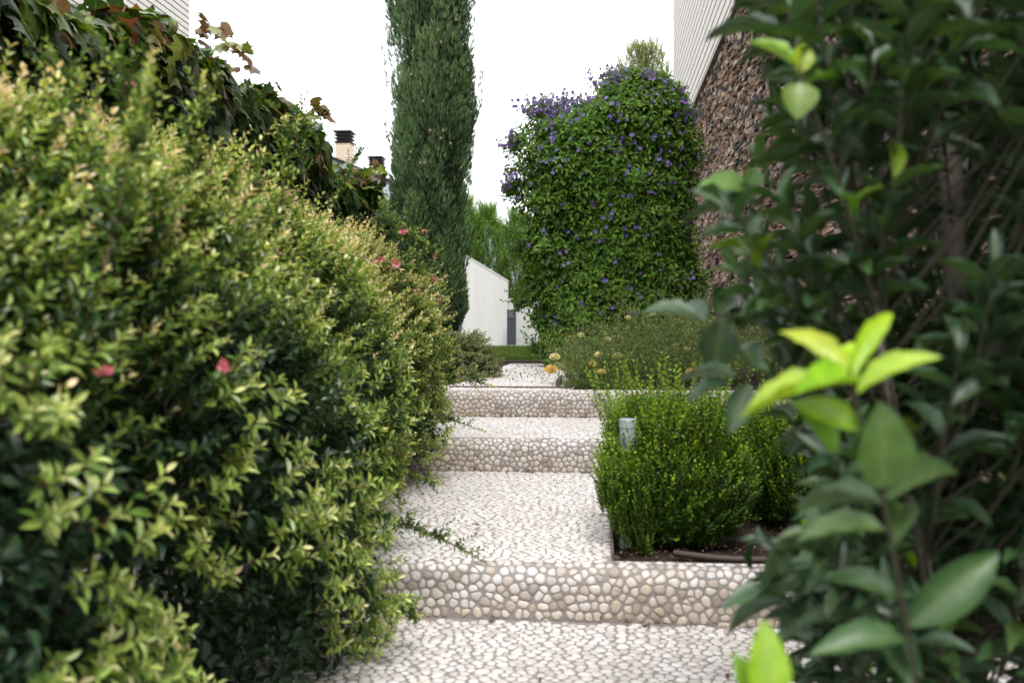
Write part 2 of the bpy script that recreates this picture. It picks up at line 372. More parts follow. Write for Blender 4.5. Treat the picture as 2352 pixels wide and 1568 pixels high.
def pebble_set(mb, u0, u1, v0, v1, sp, fmap, keep=None, ang=12, lod=3, dirt=None):
    """close-packed rounded stones over the rectangle u,v; fmap(u,v,h)->world"""
    sv = sp * .87
    nu, nv = int((u1 - u0) / sp) + 5, int((v1 - v0) / sv) + 5
    I, J = np.meshgrid(np.arange(nu), np.arange(nv), indexing='ij')
    U = u0 - 2 * sp + (I + .5 * (J % 2)) * sp + rng.uniform(-.36, .36, I.shape) * sp
    Vv = v0 - 2 * sv + J * sv + rng.uniform(-.34, .34, I.shape) * sv
    W = rng.uniform(.66, 1.3, I.shape)
    ii, jj = np.meshgrid(np.arange(2, nu - 2), np.arange(2, nv - 2), indexing='ij'); ii = ii.ravel(); jj = jj.ravel()
    cu, cv, cw = U[ii, jj], Vv[ii, jj], W[ii, jj]
    marg = sp * .22
    ok = (cu > u0 + marg) & (cu < u1 - marg) & (cv > v0 + marg) & (cv < v1 - marg)
    if keep is not None: ok &= keep(cu, cv)
    ii, jj, cu, cv, cw = ii[ok], jj[ok], cu[ok], cv[ok], cw[ok]
    th = np.arange(ang) * 2 * math.pi / ang; th = th[None] + rng.uniform(0, .6, (len(cu), 1))
    acc = np.zeros(th.shape)
    for di in (-2, -1, 0, 1, 2):
        for dj in (-2, -1, 0, 1, 2):
            if di == 0 and dj == 0: continue
            du = U[ii + di, jj + dj] - cu; dv = Vv[ii + di, jj + dj] - cv; dw = W[ii + di, jj + dj]
            d = np.hypot(du, dv) + 1e-6
            b = np.maximum(d * cw / (cw + dw) - sp * .072, sp * .12)
            c = np.cos(th - np.arctan2(dv, du)[:, None])
            acc += (np.maximum(c, 0) / b[:, None]) ** 4.5
    # the borders of the sheet bound the stones too
    for (du, dv, dist) in ((1, 0, u1 - cu), (-1, 0, cu - u0), (0, 1, v1 - cv), (0, -1, cv - v0)):
        b = np.maximum(dist, sp * .15); c = np.cos(th - math.atan2(dv, du)); acc += (np.maximum(c, 0) / b[:, None]) ** 4.5
    r = 1.13 * acc ** (-1 / 4.5); r = np.minimum(r, sp * .85); fo = rng.uniform(0, 3.14, (len(cu), 1)); r = r * (.955 + rng.uniform(0, .11, (len(cu), 1)) * np.cos(2 * (th - fo)))
    mr = r.mean(1)
    hh = mr * rng.uniform(.26, .40, len(mr))
    rings = [(1.0, -.25), (.95, .40), (.76, .82), (.40, .98)] if lod >= 3 else [(1.0, -.1), (.72, .75)]
    K = len(rings) * ang + 1
    P = np.zeros((len(cu), K, 3))
    for k, (s_, h_) in enumerate(rings):
        sl = slice(k * ang, (k + 1) * ang)
        P[:, sl, 0] = cu[:, None] + r * s_ * np.cos(th); P[:, sl, 1] = cv[:, None] + r * s_ * np.sin(th); P[:, sl, 2] = (hh * h_)[:, None]
    P[:, -1, 0] = cu; P[:, -1, 1] = cv; P[:, -1, 2] = hh
    Wd = fmap(P[..., 0], P[..., 1], P[..., 2])
    F = []
    for k in range(len(rings) - 1):
        for j in range(ang):
            j2 = (j + 1) % ang; F.append((k * ang + j, k * ang + j2, (k + 1) * ang + j2, (k + 1) * ang + j))
    k = len(rings) - 1
    for j in range(ang): F.append((k * ang + j, k * ang + (j + 1) % ang, K - 1))
    lf = np.array([i for f in F for i in f]); cf = np.array([len(f) for f in F]); N = len(cu)
    L = lf[None] + (np.arange(N) * K)[:, None]
    age = 0.0
    if dirt is not None: age = np.repeat(np.clip(dirt(cu, cv), 0, 1), K)
    mb.add(Wd.reshape(-1, 3), L.ravel(), np.tile(cf, N), age, 0.0 if dirt is not None else 1.0)

NR = .06   # nose radius
def riser_map(Yf, zb):
    hv = RH - NR; arc = NR * math.pi / 2
    def f(u, v, h):
        a = np.clip((v - hv) / NR, 0, math.pi / 2); over = np.maximum(v - hv - arc, 0)
        ny, nz = -np.cos(a), np.sin(a)
        bow = .012 * np.sin(u * 1.7 + Yf)                               # hand-laid edge is not dead straight
        y = Yf + NR - NR * np.cos(a) + over + ny * h + bow
        z = zb + np.minimum(v, hv) + NR * np.sin(a) + nz * h
        return np.stack([u, y, z], -1)
    return f, hv + arc
def flat_map(z):
    def f(u, v, h): return np.stack([u, v, z + h * .65], -1)
    return f
def tread_y0(Yf): return Yf + NR * .62
def step(Yf, zb, Yend, x0, x1, treadrects, sp=.0305):
    mb = MB()
    f, vmax = riser_map(Yf, zb)
    us = np.linspace(x0, x1, 40); vs = np.concatenate([[0, .05], np.linspace(RH - NR, RH - NR + NR * math.pi / 2, 8)])
    Ug, Vg = np.meshgrid(us, vs, indexing='ij')
    P = f(Ug, Vg, np.zeros(Ug.shape)).reshape(-1, 3); nvv = len(vs)
    F = [(i * nvv + j, (i + 1) * nvv + j, (i + 1) * nvv + j + 1, i * nvv + j + 1) for i in range(39) for j in range(nvv - 1)]
    mb.faces(P, F)
    zt = zb + RH
    for (a, b, c, d) in treadrects: mb.faces([(a, c, zt), (b, c, zt), (b, d, zt), (a, d, zt)], [(0, 1, 2, 3)])
    body = struct(mb.build('step', M['mortar'])); 
    pb = MB()
    pebble_set(pb, x0, x1, -.010, vmax, sp, f, dirt=lambda u, v: 1.05 - v / .13 + .3 * np.sin(u * 5) + .15 * np.sin(u * 17))
    struct(pb.build('pebbles', M['pebble'], body, True))
    return body
def rect_in(rects):
    def k(u, v):
        ok = np.zeros(u.shape, bool)
        for (a, b, c, d) in rects: ok |= (u > a) & (u < b) & (v > c) & (v < d)
        return ok
    return k

PL0, PL1 = Y1 + .10, Y2 - .42        # planter front and back
t1 = [(XL, PATH_R, Y1 + NR - .002, Y2 + .1), (PATH_R, XR, Y1 + NR - .002, PL0), (PATH_R, XR, PL1, Y2 + .1)]
s1 = step(Y1, 0, Y2, XL, XR, t1)
t2 = [(XL, XR, Y2 + NR - .002, Y3 + .1)]
s2 = step(Y2, RH, Y3, XL, XR, t2, .029)
t3 = [(-1.30, -.16, Y3 + NR - .002, 7.15), (-.16, XR, Y3 + NR - .002, Y3 + .17), (-.80, -.16, 7.15, 10.95), (-.80, .0, 7.6, 10.95)]
t3 = [(-1.30, -.16, Y3 + NR - .002, 7.15), (-.16, XR, Y3 + NR - .002, Y3 + .17), (-.98, -.16, 7.15, 10.95)]
s3 = step(Y3, 2 * RH, 11, -1.30, XR, t3, .029)
for body, rects, z, sp, lod in ((s1, t1, RH, .031, 3), (s2, t2, 2 * RH, .031, 3), (s3, t3, 3 * RH, .033, 2)):
    pb = MB()
    for (a, b, c, d) in rects:
        c2 = c - .008 if c in (Y1 + NR - .002, Y2 + NR - .002, Y3 + NR - .002) else c
        pebble_set(pb, a, b, c2, d - .1 if d > Y2 and d < 6.5 and abs(d - (Y2 + .1)) < .01 or abs(d - (Y3 + .1)) < .01 else d, sp, flat_map(z), None, 12 if lod == 3 else 8, lod)
    struct(pb.build('pebbles', M['pebble'], body, True))
# lower landing in front of the first step
mb = MB(); mb.faces([(-1.75, -.6, 0), (1.645, -.6, 0), (1.645, Y1 + .05, 0), (-1.75, Y1 + .05, 0)], [(0, 1, 2, 3)])
land = struct(mb.build('landing', M['mortar']))
pb = MB(); pebble_set(pb, -1.2, 1.60, 1.6, Y1 - .004, .031, flat_map(0)); struct(pb.build('pebbles', M['pebble'], land, True))

mb = MB(); mb.box((PATH_R + .004, PL1 + .001, .02), (XR, PL1 + .03, RH - .004)); mb.box((PATH_R + .004, PL0 - .03, .02), (XR, PL0 - .001, RH - .004)); struct(mb.build('kerb', M['mortar']))
# lawn, its edging
mb = MB(); mb.faces([(-9, 11.05, .47), (1.5, 11.05, .47), (1.5, 22.9, .47), (-9, 22.9, .47)], [(0, 1, 2, 3)])
lawn = struct(mb.build('lawn', M['lawnbase']))
N = 70000
yy = 11.07 + (rng.random(N) ** 1.5) * 10; xx = rng.uniform(-3.2, .8, N)
ang = rng.uniform(0, 6.28, N); lean = rng.uniform(.1, .6, N)
d = np.stack([np.cos(ang) * lean, np.sin(ang) * lean, np.ones(N)], 1)
mb = MB(); mb.inst(BLADE, np.stack([xx, yy, np.full(N, .468)], 1), basis(d, randdir(N), rng.uniform(.035, .07, N), rng.uniform(.004, .007, N)), rng.random(N))
g = mb.build('grass', M['grass']); tag(g, 'short mown green lawn grass between path and pale wall', 'grass', kind='stuff')
mb = MB(); mb.box((-3.2, 10.96, .40), (1.0, 11.05, .515)); tag(mb.build('lawn_edging', M['steel']), 'brownish edging strip along the front of the lawn', 'edging')
# two short end pieces of steel edging on the upper landing and the upright strip at the planter
a, b = at(1020, 896, 6.6), at(1062, 879, 7.15); a[2] = b[2] = .5
def strip(a, b, z0, z1, th=.006):
    d = nrm(b - a); n = np.array([-d[1], d[0], 0]) * th
    mb = MB(); V = [a - n, b - n, b + n, a + n]; V = [np.array([v[0], v[1], z]) for z in (z0, z1) for v in V]
    mb.faces(V, [(0,3,2,1),(4,5,6,7),(0,1,5,4),(1,2,6,5),(2,3,7,6),(3,0,4,7)]); return mb
tag(strip(a, b, .44, .515, .014).build('edging_strip', M['steel']), 'short slanting rusty strip let into the upper landing at left', 'edging')
a, b = at(1281, 893, 6.5), at(1288, 872, 7.1)
tag(strip(a, b, .44, .53, .012).build('edging_strip', M['steel']), 'short rusty strip beside the grass tuft at the rose bed', 'edging')
tag(strip(np.array([PATH_R + .003, PL0 + .002, 0]), np.array([PATH_R + .003, PL1, 0]), .02, RH + .022, .003).build('edging_strip', M['steel']), 'thin steel strip holding the soil beside the round box bush', 'edging')
tag(strip(np.array([-.975, Y3 + .33, 0]), np.array([-.19, Y3 + .33, 0]), .44, 3 * RH + .012, .004).build('edging_strip', M['steel']), 'thin dark joint strip lying across the upper landing', 'edging')

# soil in the planter and beds
def bed(x0, x1, y0, y1, z, name='soil_bed'):
    nx, ny = 40, 40; X, Y = np.meshgrid(np.linspace(x0, x1, nx), np.linspace(y0, y1, ny), indexing='ij')
    Z = z + .012 * np.sin(X * 13) * np.cos(Y * 11) + rng.normal(0, .004, X.shape)
    F = [(i * ny + j, (i + 1) * ny + j, (i + 1) * ny + j + 1, i * ny + j + 1) for i in range(nx - 1) for j in range(ny - 1)]
    mb = MB(); mb.faces(np.stack([X, Y, Z], -1).reshape(-1, 3), F); return struct(mb.build(name, M['soil']))
bed(PATH_R + .008, XR, PL0, PL1, .135)
bed(-3.2, -1.0, -.6, Y1, .02); bed(-2.2, -1.0, Y1 + .05, Y2, RH + .02); bed(-2.2, -1.1, Y2 + .05, Y3, 2 * RH + .02)
bed(-.15, XR, Y3 + .18, 10.9, .47)
bed(-2.2, -1.0, 7.16, 10.9, .47)
N = 2600
def chips(N, x0, x1, y0, y1, z, s0, s1, mat, label, cat, name):
    P = np.stack([rng.uniform(x0, x1, N), rng.uniform(y0, y1, N), z + rng.uniform(0, .006, N)], 1)
    n = nrm(randdir(N) * .5 + np.array([0, 0, 1.])); d = randdir(N); l = rng.uniform(s0, s1, N)
    mb = MB(); mb.inst(LEAF3, P, basis(d - n * (d * n).sum(1, keepdims=True), n, l, l * rng.uniform(.3, .8, N)), rng.random(N))
    return tag(mb.build(name, mat), label, cat, kind='stuff')
chipm, t_, o_ = new_mat('bark_chip'); geo = t_.nodes.new('ShaderNodeNewGeometry')
rp_ = ramp(t_, [(0, (.05, .03, .025)), (.6, (.16, .10, .075)), (.93, (.30, .22, .17)), (1, (.6, .55, .48))], geo.outputs['Random Per Island']); b_ = bsdf(t_, rp_.outputs[0], .9, .2); lnk(t_, b_.outputs[0], o_.inputs[0])
chips(5200, PATH_R + .02, XR, PL0 + .01, PL1, .146, .004, .014, chipm, 'dark soil with small bark chips around the box bushes', 'bark mulch', 'bark_mulch')
N = 300
P = np.stack([rng.uniform(-.95, -.2, N), 8.2 + rng.normal(0, .55, N), np.full(N, .50)], 1); P[:60, 1] = rng.uniform(6.4, 10.5, 60); P = P[(P[:, 1] > 6.2) & (P[:, 1] < 10.8)]
Q = np.stack([rng.uniform(-.7, 1.3, 46), rng.choice([0, 1, 2], 46), np.zeros(46)], 1)
Q[:, 2] = .012 + RH * Q[:, 1]; Q[:, 1] = np.array([2.6, 3.9, 5.4])[Q[:, 1].astype(int)] + rng.uniform(-.4, .5, 46); Q = Q[~((Q[:, 0] > 0) & (Q[:, 2] > .1) & (Q[:, 2] < .2))]
for yc, zc in ((Y1, 0), (Y2, RH), (Y3, 2 * RH)):
    k = 60; q = np.stack([rng.uniform(-.95, 1.4, k), yc - .008 - rng.exponential(.022, k), np.full(k, zc + .010)], 1); q = q[~((q[:, 0] > -.02) & (zc == RH) & (q[:, 1] < PL1 + .02))]; Q = np.concatenate([Q, q])
P = np.concatenate([P, Q]); n = nrm(randdir(len(P)) * .35 + np.array([0, 0, 1.])); d = randdir(len(P)); l = rng.uniform(.008, .028, len(P))
mb = MB(); mb.inst(LEAF3, P, basis(d, n, l, l * .5), 0); tag(mb.build('leaf_litter', M['litter']), 'small dark dry bits of leaf scattered over the pebble path', 'leaf litter', kind='stuff')
def fallen(p, l, label):
    mb = MB(); mb.inst(LEAF4, np.array([p]), basis(np.array([[.8, .5, .1]]), np.array([[.2, -.5, 1.]]), np.array([l]), np.array([l * .6])), 0)
    tag(mb.build('fallen_leaf', M['litter'], origin=np.array(p)), label, 'leaf')
p = at(1090, 1220, 3.46); p[2] = RH + .016; fallen(p, .022, 'small dark fallen leaf lying alone mid-way on the first landing')
p = at(1408, 1318, 2.98); p[2] = RH + .018; fallen(p, .03, 'small brown fallen leaf on the front edge of the nearest step')

# brown pipe lying in the planter
pts = np.array([[.235, 3.13], [.33, 3.075], [.45, 3.05], [.60, 3.07], [.74, 3.13], [.9, 3.25]])
tt = np.linspace(0, 5, 30); px_ = np.interp(tt, range(6), pts[:, 0]); py_ = np.interp(tt, range(6), pts[:, 1])
ker = np.array([.25, .5, .25])
for _ in range(6): px_[1:-1] = np.convolve(px_, ker, 'valid'); py_[1:-1] = np.convolve(py_, ker, 'valid')
mb = MB(); mb.tubes(np.stack([px_, py_, np.full(30, .166)], 1)[None], .0105, 10)
tag(mb.build('garden_pipe', M['pipe'], smooth=True), 'brown plastic pipe curving over the soil in front of the box bushes', 'pipe')

# ------------------------------------------------------------------ right-hand house: stone base, cladding above
XW, ZC, YE = 1.60, 4.62, 21.9
house = thing('stone_house', 'tall house with rough brown stone base and cream striped cladding', 'house', (XW + 4, 11, 0))
mb = MB(); mb.box((XW + .06, -1.0, -.04), (XW + 8, YE, ZC)); mb.build('wall', M['joint'], house)
mb = MB(); z = -.02
V = []; Fs = []; n0 = 0
while z < ZC - .02:
    h = rng.uniform(.040, .078); h = min(h, ZC - z); y = .8 + rng.uniform(0, .2)
    while y < YE - .05:
        far = min(1, y / 14)
        l = rng.uniform(.06, .22); 
        split = 1 if rng.random() < .8 else 2
        for q in range(split):
            z0 = z + q * h / split; z1 = z0 + h / split - .004
            pr = rng.uniform(.0, .046)
            e = rng.uniform(-.016, .016, (4, 3)); x = XW + .055 - .02 - pr
            y0, y1 = y, min(y + l, YE) - .004
            f_ = [(x + e[0,0], y0 + abs(e[0,1])*.4, z0 + abs(e[0,2])*.5), (x + e[1,0], y1 + e[1,1]*.4, z0 + abs(e[1,2])*.5), (x + e[2,0], y1 - abs(e[2,1])*.4, z1 - abs(e[2,2])*.4), (x + e[3,0], y0 + e[3,1]*.4, z1 - abs(e[3,2])*.4)]
            b_ = [(XW + .06, y0, z0), (XW + .06, y1, z0), (XW + .06, y1, z1), (XW + .06, y0, z1)]
            V += f_ + b_; Fs += [n0, n0+3, n0+2, n0+1, n0, n0+1, n0+5, n0+4, n0+1, n0+2, n0+6, n0+5, n0+2, n0+3, n0+7, n0+6, n0+3, n0, n0+4, n0+7]; n0 += 8
        y += l
    z += h
mb.add(V, Fs, np.full(len(Fs) // 4, 4)); mb.build('stone_facing', M['stone'], house)
def cladding(x, sgn, y0, y1, z0, z1, name, parent, pitch=.108, yback=None):
    mb = MB(); zz = z0
    while zz < z1:
        mb.box((min(x, x + sgn * .004), y0, zz + pitch * .2), (max(x, x + sgn * .004), y1, zz + pitch)); zz += pitch
    return mb.build(name, M['cladding'], parent)
mb = MB(); mb.box((XW - .0, .5, ZC + .05), (XW + 8, YE, ZC + 7)); mb.build('upper_wall', M['joint'], house)
cladding(XW - .004, 1, .5, YE + .03, ZC + .05, ZC + 7, 'cladding', house, .165)
mb = MB()
zz = ZC + .05
while zz < ZC + 7: mb.box((XW + .001, YE + .001, zz + .033), (XW + 8, YE + .03, zz + .165)); zz += .165
mb.build('cladding', M['cladding'], house)
mb = MB(); mb.box((XW - .045, .5, ZC - .03), (XW + .2, YE + .03, ZC + .048)); mb.build('trim', M['trim'], house)

# left house: cladding corner seen above the creeper
hl = thing('clad_house', 'pale striped house corner rising above the creeper at upper left', 'house', (-11, 16, .44))
mb = MB(); mb.box((-14, 10, .44), (-8.45, 20, 12)); mb.build('wall', M['joint'], hl)
cladding(-8.449, 1, 9.98, 20.03, .5, 12, 'cladding', hl, .125)

# ------------------------------------------------------------------ far house with slate hip roof and chimneys
YH = 33.0
fh = thing('slate_roofed_house', 'far house with blue slate roof and cream brick chimneys', 'house', (-8, YH, .44))
pL, pR = at(600, 300, YH), at(1320, 588, YH)
mb = MB(); mb.box((pL[0], YH + .4, .44), (pR[0] - .3, YH + 9, 2.2)); mb.build('wall', M['render'], fh)
zE = 2.25
V = [(pL[0], YH, pL[2]), (pR[0], YH, pR[2]), (pR[0] + .2, YH - 1.2, zE), (pL[0], YH - 1.2, zE), (pL[0], YH + .3, pL[2]), (pR[0], YH + .3, pR[2]), (pR[0] + .2, YH + .3, zE), (pL[0], YH + .3, zE)]
mb = MB(); mb.faces(V, [(3, 2, 1, 0), (0, 1, 5, 4), (4, 5, 6, 7), (2, 6, 5, 1), (0, 4, 7, 3), (3, 7, 6, 2)]); roof = mb.build('roof', M['slate'], fh)
dd = nrm(pR - pL); up = np.array([0, 0, .07])
mb = MB(); V = []
for q in (pL, pR):
    for oy, oz in ((-.1, .005), (.35, .005), (.35, .09), (-.1, .09)): V.append((q[0], YH + oy, q[2] + oz))
mb.faces(V, [(0, 3, 2, 1), (4, 5, 6, 7), (0, 1, 5, 4), (1, 2, 6, 5), (2, 3, 7, 6), (3, 0, 4, 7)]); mb.build('ridge_cap', M['blackmetal'], fh)
def chimney(x0, x1, ytop, ybrick, Y, ybot, dep):
    a, b = at(x0, ybrick, Y), at(x1, ybrick, Y); zt = a[2]; zb = at(x0, ybot, Y)[2]; W = b[0] - a[0]
    s = 1 / (Y * 0 + 1)
    mb = MB(); mb.box((a[0], Y, zb), (b[0], Y + dep, zt)); c = mb.build('chimney', M['brick'], fh, origin=(a[0], Y, zb)); c.location = Vector(c.location) - fh.location
    H = at(x0, ytop, Y)[2] - zt; e = W * .10
    mb = MB()
    for k in range(3):
        z0 = zt + H * (.12 + .27 * k); mb.box((a[0] - e, Y - e, z0), (b[0] + e, Y + dep + e, z0 + H * .05))
        # the sloping skirt of each slat
    mb.box((a[0] - e * 1.3, Y - e * 1.3, zt + H * .9), (b[0] + e * 1.3, Y + dep + e * 1.3, zt + H))
    mb.box((a[0] - e * .3, Y - e * .3, zt + .001), (b[0] + e * .3, Y + dep + e * .3, zt + H * .05))
    for qx in (a[0] + W * .08, b[0] - W * .14):
        for qy in (Y + dep * .08, Y + dep * .86): mb.box((qx, qy, zt + H * .05), (qx + W * .06, qy + W * .06, zt + H * .9))
    mb.build('cowl', M['blackmetal'], c, origin=(a[0], Y, zb)).location = (0, 0, 0)
chimney(770, 803, 300, 329, YH + .5, 390, .62)
chimney(847, 875, 359, 380, YH + 2.5, 450, .62)

# ------------------------------------------------------------------ pale garden walls and light post
YG = 21.0
gw = thing('concrete_wall', 'pale concrete garden wall with a sloping top beyond the lawn', 'wall', (-2.5, YG, .46))
a, b, c = at(960, 520, YG), at(1166, 647, YG), at(1166, 797, YG)
def prism(mb, outline, y0, y1):
    n = len(outline); V = [(x, y0, z) for x, z in outline] + [(x, y1, z) for x, z in outline]
    F = [tuple(range(n))] + [tuple(range(2 * n - 1, n - 1, -1))] + [(i, i + n, (i + 1) % n + n, (i + 1) % n) for i in range(n)]
    return mb.faces(V, F)
a0 = at(1076, 592, YG); sl = (b[2] - a0[2]) / (b[0] - a0[0]); xl = -6.0; zl = min(4.5, a0[2] + sl * (xl - a0[0]))
prism(MB(), [(xl, .40), (b[0], .40), (b[0], b[2]), (xl, zl)], YG, YG + .2).build('panel', M['render'], gw)
V = []
mb = MB(); prism(mb, [(xl, zl + .002), (b[0] + .01, b[2] + .002), (b[0] + .01, b[2] + .03), (xl, zl + .03)], YG - .012, YG + .21); mb.build('coping', M['coping'], gw)
gl = thing('low_wall', 'lower white rendered wall behind the dark light post', 'wall', (-1, YG + .9, .46))
zr = at(1190, 690, YG + .9)[2]
mb = MB(); mb.box((b[0] - .4, YG + .9, .40), (1.5, YG + 1.1, zr)); mb.build('panel', M['render'], gl)
mb = MB(); mb.box((b[0] - .4, YG + .88, zr + .002), (1.5, YG + 1.12, zr + .04)); mb.build('coping', M['coping'], gl)
lp = at(1175, 795, YG - .35); 
post = thing('light_post', 'dark grey slab light post standing at the corner of the pale wall', 'light post', (lp[0], YG - .35, .47))
hw = .092; zt = at(1175, 711, YG - .35)[2]
mb = MB(); mb.box((lp[0] - hw, YG - .40, .53), (lp[0] + hw, YG - .30, zt)); mb.build('body', M['darkmetal'], post)
mb = MB(); mb.box((lp[0] - hw * .75, YG - .405, zt - .17), (lp[0] + hw * .75, YG - .395, zt - .03)); mb.build('lamp_lens', M['lens'], post)
mb = MB(); mb.box((lp[0] - hw * .8, YG - .405, zt - .205), (lp[0] + hw * .8, YG - .399, zt - .195)); mb.build('groove', M['blackmetal'], post)
for sx in (-1, 1):
    mb = MB(); mb.box((lp[0] + sx * .05 - .01, YG - .36, .45), (lp[0] + sx * .05 + .01, YG - .34, .53)); mb.build('leg', M['darkmetal'], post)

# round bollard lamp in the planter, among the box bush
YBL = 3.32
bl = at(1443, 1010, YBL)
bo = thing('bollard_lamp', 'short round pale grey bollard with a cap standing in the round box bush', 'bollard', (bl[0], YBL, .14))
def lathe(prof, n=28):
    mb = MB(); V = []; th = np.arange(n) * 2 * math.pi / n
    for r, z in prof: V += [(r * math.cos(t), r * math.sin(t), z) for t in th]
    F = [(k * n + j, k * n + (j + 1) % n, (k + 1) * n + (j + 1) % n, (k + 1) * n + j) for k in range(len(prof) - 1) for j in range(n)]
    return mb.faces(V, F)
zt = at(1443, 961, YBL)[2] - .14; rr = 21.0 / FX * YBL
o = lathe([(.002, -.03), (rr * .93, -.03), (rr * .93, zt - .030)]).build('post', M['alu'], smooth=False, origin=(0, 0, 0)); o.parent = bo
o = lathe([(rr * .9, zt - .030), (rr, zt - .029), (rr, zt - .004), (rr * .95, zt), (.002, zt + .001)]).build('cap', M['alu'], origin=(0, 0, 0)); o.parent = bo

# creeper fence wall at left
zw = [(.3, 1.98), (4.2, 2.02), (5.2, 2.15), (6.2, 2.15), (7.2, 2.06), (7.9, 1.95), (9.2, 1.96), (10.6, 1.88)]
ol = [(.3, -.04)] + zw + [(10.6, -.04)]; n_ = len(ol)
mb = MB(); mb.faces([(-2.45, y, z) for y, z in ol] + [(-2.22, y, z) for y, z in ol], [tuple(range(n_)), tuple(range(2 * n_ - 1, n_ - 1, -1))] + [(i, i + n_, (i + 1) % n_ + n_, (i + 1) % n_) for i in range(n_)])
fw = mb.build('garden_wall', M['wallgrey'], origin=(-2.33, 5, 0)); tag(fw, 'rendered boundary wall hidden under the creeper at left', 'wall')

# ------------------------------------------------------------------ plants
def shoots(base, dirn, L, K, leafL, ratio, a0=.9, bend=None, opposite=True, size=None, age=None, jit=.25, tpl=LEAF3, lm=None, sm=None, stem_r=.0012, stem=True, upn=.6, tipage=True, sides=3):
    """N leafy shoots: base (N,3), dirn (N,3), L (N,), K nodes; leaves in pairs turning 90 degrees each node"""
    N = len(base); t = np.linspace(.08, 1, K)[None, :, None]
    dirn = nrm(dirn); Lc = np.asarray(L)[:, None, None]
    bend = np.zeros((N, 3)) if bend is None else bend
    P = base[:, None] + dirn[:, None] * t * Lc + bend[:, None] * (t ** 2) * Lc
    T = nrm(dirn[:, None] + 2 * bend[:, None] * t)
    if stem:
        P0 = np.concatenate([base[:, None], P], 1)
        sm.tubes(P0, stem_r * np.linspace(1.3, .5, K + 1)[None], sides)
    ref = nrm(rng.normal(size=(N, 1, 3))); A = nrm(np.cross(T, np.broadcast_to(ref, T.shape))); B = np.cross(T, A)
    tv = t[..., 0]
    size = (lambda t: 1 - .45 * t) if size is None else size
    age = (lambda t: t) if age is None else age
    for side in ((0, 1) if opposite else (0,)):
        ph = (np.arange(K) * (math.pi / 2 if opposite else 2.4))[None, :] + side * math.pi + rng.normal(0, jit, (N, K)) 
        perp = np.cos(ph)[..., None] * A + np.sin(ph)[..., None] * B
        an = (a0 * (1 - .45 * tv ** 2))[..., None] + rng.normal(0, .18, (N, K, 1))
        d = np.cos(an) * T + np.sin(an) * perp
        n = nrm(np.sin(an) * T - np.cos(an) * perp + upn * np.array([0, 0, 1.]) + rng.normal(0, .22, (N, K, 3)))
        sz = leafL * size(tv) * rng.uniform(.75, 1.2, (N, K))
        ag = np.broadcast_to(age(tv), (N, K))
        lm.inst(tpl, P.reshape(-1, 3), basis(d.reshape(-1, 3), n.reshape(-1, 3), sz.ravel(), (sz * ratio).ravel()), ag.ravel())
    return P

def lump(P, s, seed=0):
    """cheap smooth noise in [-1,1]"""
    r = np.random.default_rng(seed); v = 0
    for k in range(5):
        f = r.normal(0, 1, 3) * s * (1 + .5 * k); v = v + np.sin(P @ f + r.uniform(0, 6)) / (1 + .4 * k)
    return v / 2.6

